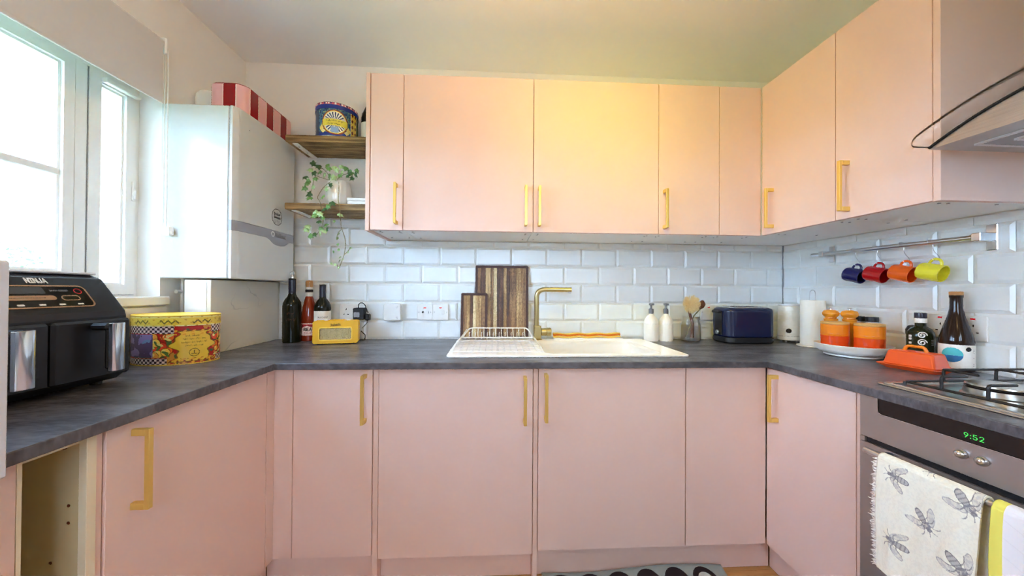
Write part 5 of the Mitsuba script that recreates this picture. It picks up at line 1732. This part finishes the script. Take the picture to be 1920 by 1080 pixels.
# ================================================================ HOB
hob = thing('gas_hob', 'stainless steel gas hob set in the right worktop', 'hob')
HX0, HX1, HY0, HY1 = 1.158, 1.655, .41, .998
cx, cy = (HX0 + HX1) / 2, (HY0 + HY1) / 2
hp = lambda q, r: shapely.affinity.translate(rrect(HX1 - HX0 - 2 * q, HY1 - HY0 - 2 * q, r), cx, cy)  # noqa: E731
base = man(soft_prism(hp(0, .012), .0035, .0015, ZWT + .0004)) + man(soft_prism(hp(.010, .010), .0075, .002, ZWT + .0004)) - man(ext(hp(.024, .008), .01, ZWT + .0042))
part(hob, 'plate', base, 'hob_steel', 30)
zh = ZWT + .0043
for x, y, r in ((1.325, .842, .062), (1.535, .842, .044), (1.325, .565, .044), (1.535, .565, .036)):
    b = part(hob, 'burner', lathe([(0, 0), (r * 1.08, 0), (r * 1.08, .003), (r, .006), (r * .97, .020), (0, .021)], 44, x, y, zh), 'hob_steel', 30)
    part(b, 'flame_ring', lathe([(0, .0212), (r * .92, .0212), (r * .97, .023), (r * .92, .0255), (0, .0256)], 44, x, y, zh), 'black_iron', 30)
    part(b, 'cap', lathe([(0, .0258), (r * .90, .0258), (r * .95, .028), (r * .93, .032), (r * .75, .0345), (0, .036)], 44, x, y, zh), 'hob_steel', 40)
    part(b, 'igniter', cyl((x + r * 1.16, y + .01, zh), (x + r * 1.16, y + .01, zh + .018), .003, 10), 'white_ceramic')


def support(y0, y1, label):
    k = thing('pan_support', label, 'pan support', 'black wire pan supports on the hob')
    x0, x1, zl, zu = 1.222, 1.628, zh + .0085, zh + .043
    part(k, 'frame', tube(np.vstack([bend([((x0 + x1) / 2, y0, zl), (x0, y0, zl), (x0, y1, zl), (x1, y1, zl), (x1, y0, zl), ((x0 + x1) / 2 + .002, y0, zl)], .015)]), .0036, 8), 'black_iron', True)
    ym = (y0 + y1) / 2
    for x in (1.345, 1.515):
        for ya, s in ((y1, -1), (y0, 1)):
            part(k, 'finger', tube(bend([(x, ya, zl), (x, ya, zu), (x, ya + s * .075, zu)], .010), .0036, 8), 'black_iron', True)
    part(k, 'top_bar', tube(bend([(1.345, y1, zu - .001), (x1, y1, zu - .001), (x1, y1, zl)], .012), .0034, 8), 'black_iron', True)
    for ya in (ym + .045, ym - .045):
        part(k, 'finger', tube(bend([(x0, ya, zl), (x0, ya, zu), (x0 + .075, ya, zu)], .008), .0036, 8), 'black_iron', True)
        part(k, 'finger', tube(bend([(x1, ya, zl), (x1, ya, zu), (x1 - .075, ya, zu)], .008), .0036, 8), 'black_iron', True)
    for x in (x0, x1):
        for ya in (y0, y1):
            part(k, 'foot', cyl((x, ya, zh + .0002), (x, ya, zl), .004, 10), 'black_iron')


support(.713, .972, 'black wire pan support over the large burner at the far end of the hob')
support(.438, .702, 'black wire pan support over the near end of the hob')

# ================================================================ COOKER HOOD
hd = thing('cooker_hood', 'stainless steel cooker hood with an arched glass canopy at the upper right', 'cooker hood')
HC, HW = .617, .300


def arch(y, lift=0.):
    return 1.590 + .084 * (1 - ((y - HC) / HW) ** 2) + lift


def canopy():
    n = 33
    pts = []
    X0, X1 = 1.150, XRW - .004
    o = shapely.affinity.translate(rrect(X1 - X0, 2 * HW, .035, 8), (X0 + X1) / 2, HC).union(sbox(1.45, HC - HW, X1, HC + HW))
    o = shapely.segmentize(o, .02)
    t = ext(o, .006)
    t = t.subdivide_to_size(.03)
    v = t.vertices.copy()
    v[:, 2] += arch(v[:, 1])
    return trimesh.Trimesh(v, t.faces, process=False)


part(hd, 'glass_canopy', canopy(), 'clear_glass')
y = np.linspace(HC - HW + .004, HC + HW - .004, 41)
top = arch(y, -.0012)
zb = 1.584
x0, x1 = 1.222, XRW - .003
V = np.vstack([np.c_[np.full(41, x0), y, np.full(41, zb)], np.c_[np.full(41, x0), y, top], np.c_[np.full(41, x1), y, top], np.c_[np.full(41, x1), y, np.full(41, zb)]])
F = []
for r in range(4):
    for i in range(40):
        p, q = r * 41 + i, ((r + 1) % 4) * 41 + i
        F += [[p, p + 1, q + 1], [p, q + 1, q]]
for i in (0, 40):
    c = [r * 41 + i for r in range(4)]
    F += [[c[0], c[1], c[2]], [c[0], c[2], c[3]]]
body = trimesh.Trimesh(V, np.array(F), process=False)
body.fix_normals()
part(hd, 'body', body, 'steel')
part(hd, 'front_seal', tube(np.c_[np.full(41, x0 - .002), y, top - .003], .0035, 6), 'black_matte', True)
fl = part(hd, 'filter_panel', ext(shapely.affinity.translate(rrect(.36, .50, .006), 1.475, HC), .003, zb - .0034), 'mid_grey')
part(fl, 'frame', ext(ring_poly(shapely.affinity.translate(rrect(.37, .51, .008), 1.475, HC), .010), .004, zb - .0042), 'pale_grey')
part(fl, 'frame', ext(ring_poly(shapely.affinity.translate(rrect(.28, .42, .006), 1.475, HC), .008), .004, zb - .0074), 'pale_grey')
part(fl, 'frame', ext(ring_poly(shapely.affinity.translate(rrect(.19, .33, .006), 1.475, HC), .007), .004, zb - .0074), 'pale_grey')
part(hd, 'chimney', bx(1.47, XRW - .003, HC - .13, HC + .13, arch(HC) + .008, ZC - .001, .002), 'steel')

# ================================================================ FLOOR MAT
mt_ = thing('floor_mat', 'grey floor mat with dark circles lying against the sink plinth', 'mat')


def mat_z(x, y):
    lift = np.maximum(.012 * np.sin(x * 7.5 + 2.2) + .014, .003)
    t = np.maximum(0, (y - (YB - .06)) / .10)
    return FZ + .0045 + lift * t * t


X_, Y_ = np.meshgrid(np.linspace(.20, .945, 90), np.linspace(.93, YB + .036, 44), indexing='ij')
part(mt_, 'cloth', sheet(np.dstack([X_, Y_, mat_z(X_, Y_)]), .006), 'mat_grey', True)


def on_mat(x, y, r, d):
    t = ext(Point(x, y).buffer(r, quad_segs=10), .0008).subdivide_to_size(.015)
    v = t.vertices.copy()
    v[:, 2] += mat_z(v[:, 0], v[:, 1]) + d
    return trimesh.Trimesh(v, t.faces, process=False)


for i, x in enumerate(np.arange(.275, .93, .115)):
    for j, yy in enumerate((1.338, 1.21, 1.07)):
        part(mt_, 'circle', on_mat(x, yy, .050, .0034), 'mat_dark')
        if (i + j) % 3 == 2:
            part(mt_, 'circle', on_mat(x, yy, .030, .0044), 'mat_light')

# ================================================================ CEILING LAMP
scene['opal_glass'] = {'type': 'diffuse', 'reflectance': rgb('#f2eee6')}


def globe_lamp(label, x, y, z, radiance):
    k = thing('ceiling_light', label, 'lamp')
    part(k, 'base', lathe([(0, 0), (.075, 0), (.078, -.006), (.070, -.022), (.02, -.030), (0, -.030)][::-1], 40, x, y, ZC - .0005), 'white_plastic', 40)
    part(k, 'stem', cyl((x, y, ZC - .030), (x, y, z + .054), .012, 16), 'chrome', 40)
    part(k, 'globe', icosphere(4, .055).apply_translation((x, y, z)), 'opal_glass', True, emitter={'type': 'area', 'radiance': {'type': 'rgb', 'value': list(radiance)}})
    return k


LX, LY = .06, 1.0
globe_lamp('opal glass globe light added unseen behind the camera as warm fill', -.15, -.55, 2.285, REAR_FILL_RADIANCE)  # added lamp out of view, brightens the lower fronts and ceiling
lp_ = globe_lamp('ceiling light with an opal glass globe and a swivel spot, above the picture', LX, LY, 2.285, GLOBE_RADIANCE)
SP, AIM = np.array([.36, .78, 2.31]), np.array([.72, 1.62, 1.74])
dv = (AIM - SP) / np.linalg.norm(AIM - SP)
part(lp_, 'arm', tube(bend([(LX + .06, LY, ZC - .018), (SP[0], SP[1], ZC - .018), (SP[0], SP[1], SP[2] + .03)], .02), .006, 8), 'chrome', True)
sh = lathe([(.024, -.06), (.038, .0), (.0365, .0), (.0225, -.058), (0, -.058), (0, -.060), (.024, -.06)], 32).apply_transform(trimesh.geometry.align_vectors([0, 0, 1], dv)).apply_translation(SP)
part(lp_, 'spot_shade', sh, 'white_plastic', 40)
scene['spot_lamp'] = {'type': 'spot', 'intensity': {'type': 'rgb', 'value': list(SPOT_INTENSITY)}, 'cutoff_angle': 46.0, 'beam_width': 6.0,
                      'to_world': T().look_at(origin=(SP - dv * .02).tolist(), target=AIM.tolist(), up=[0, 0, 1])}
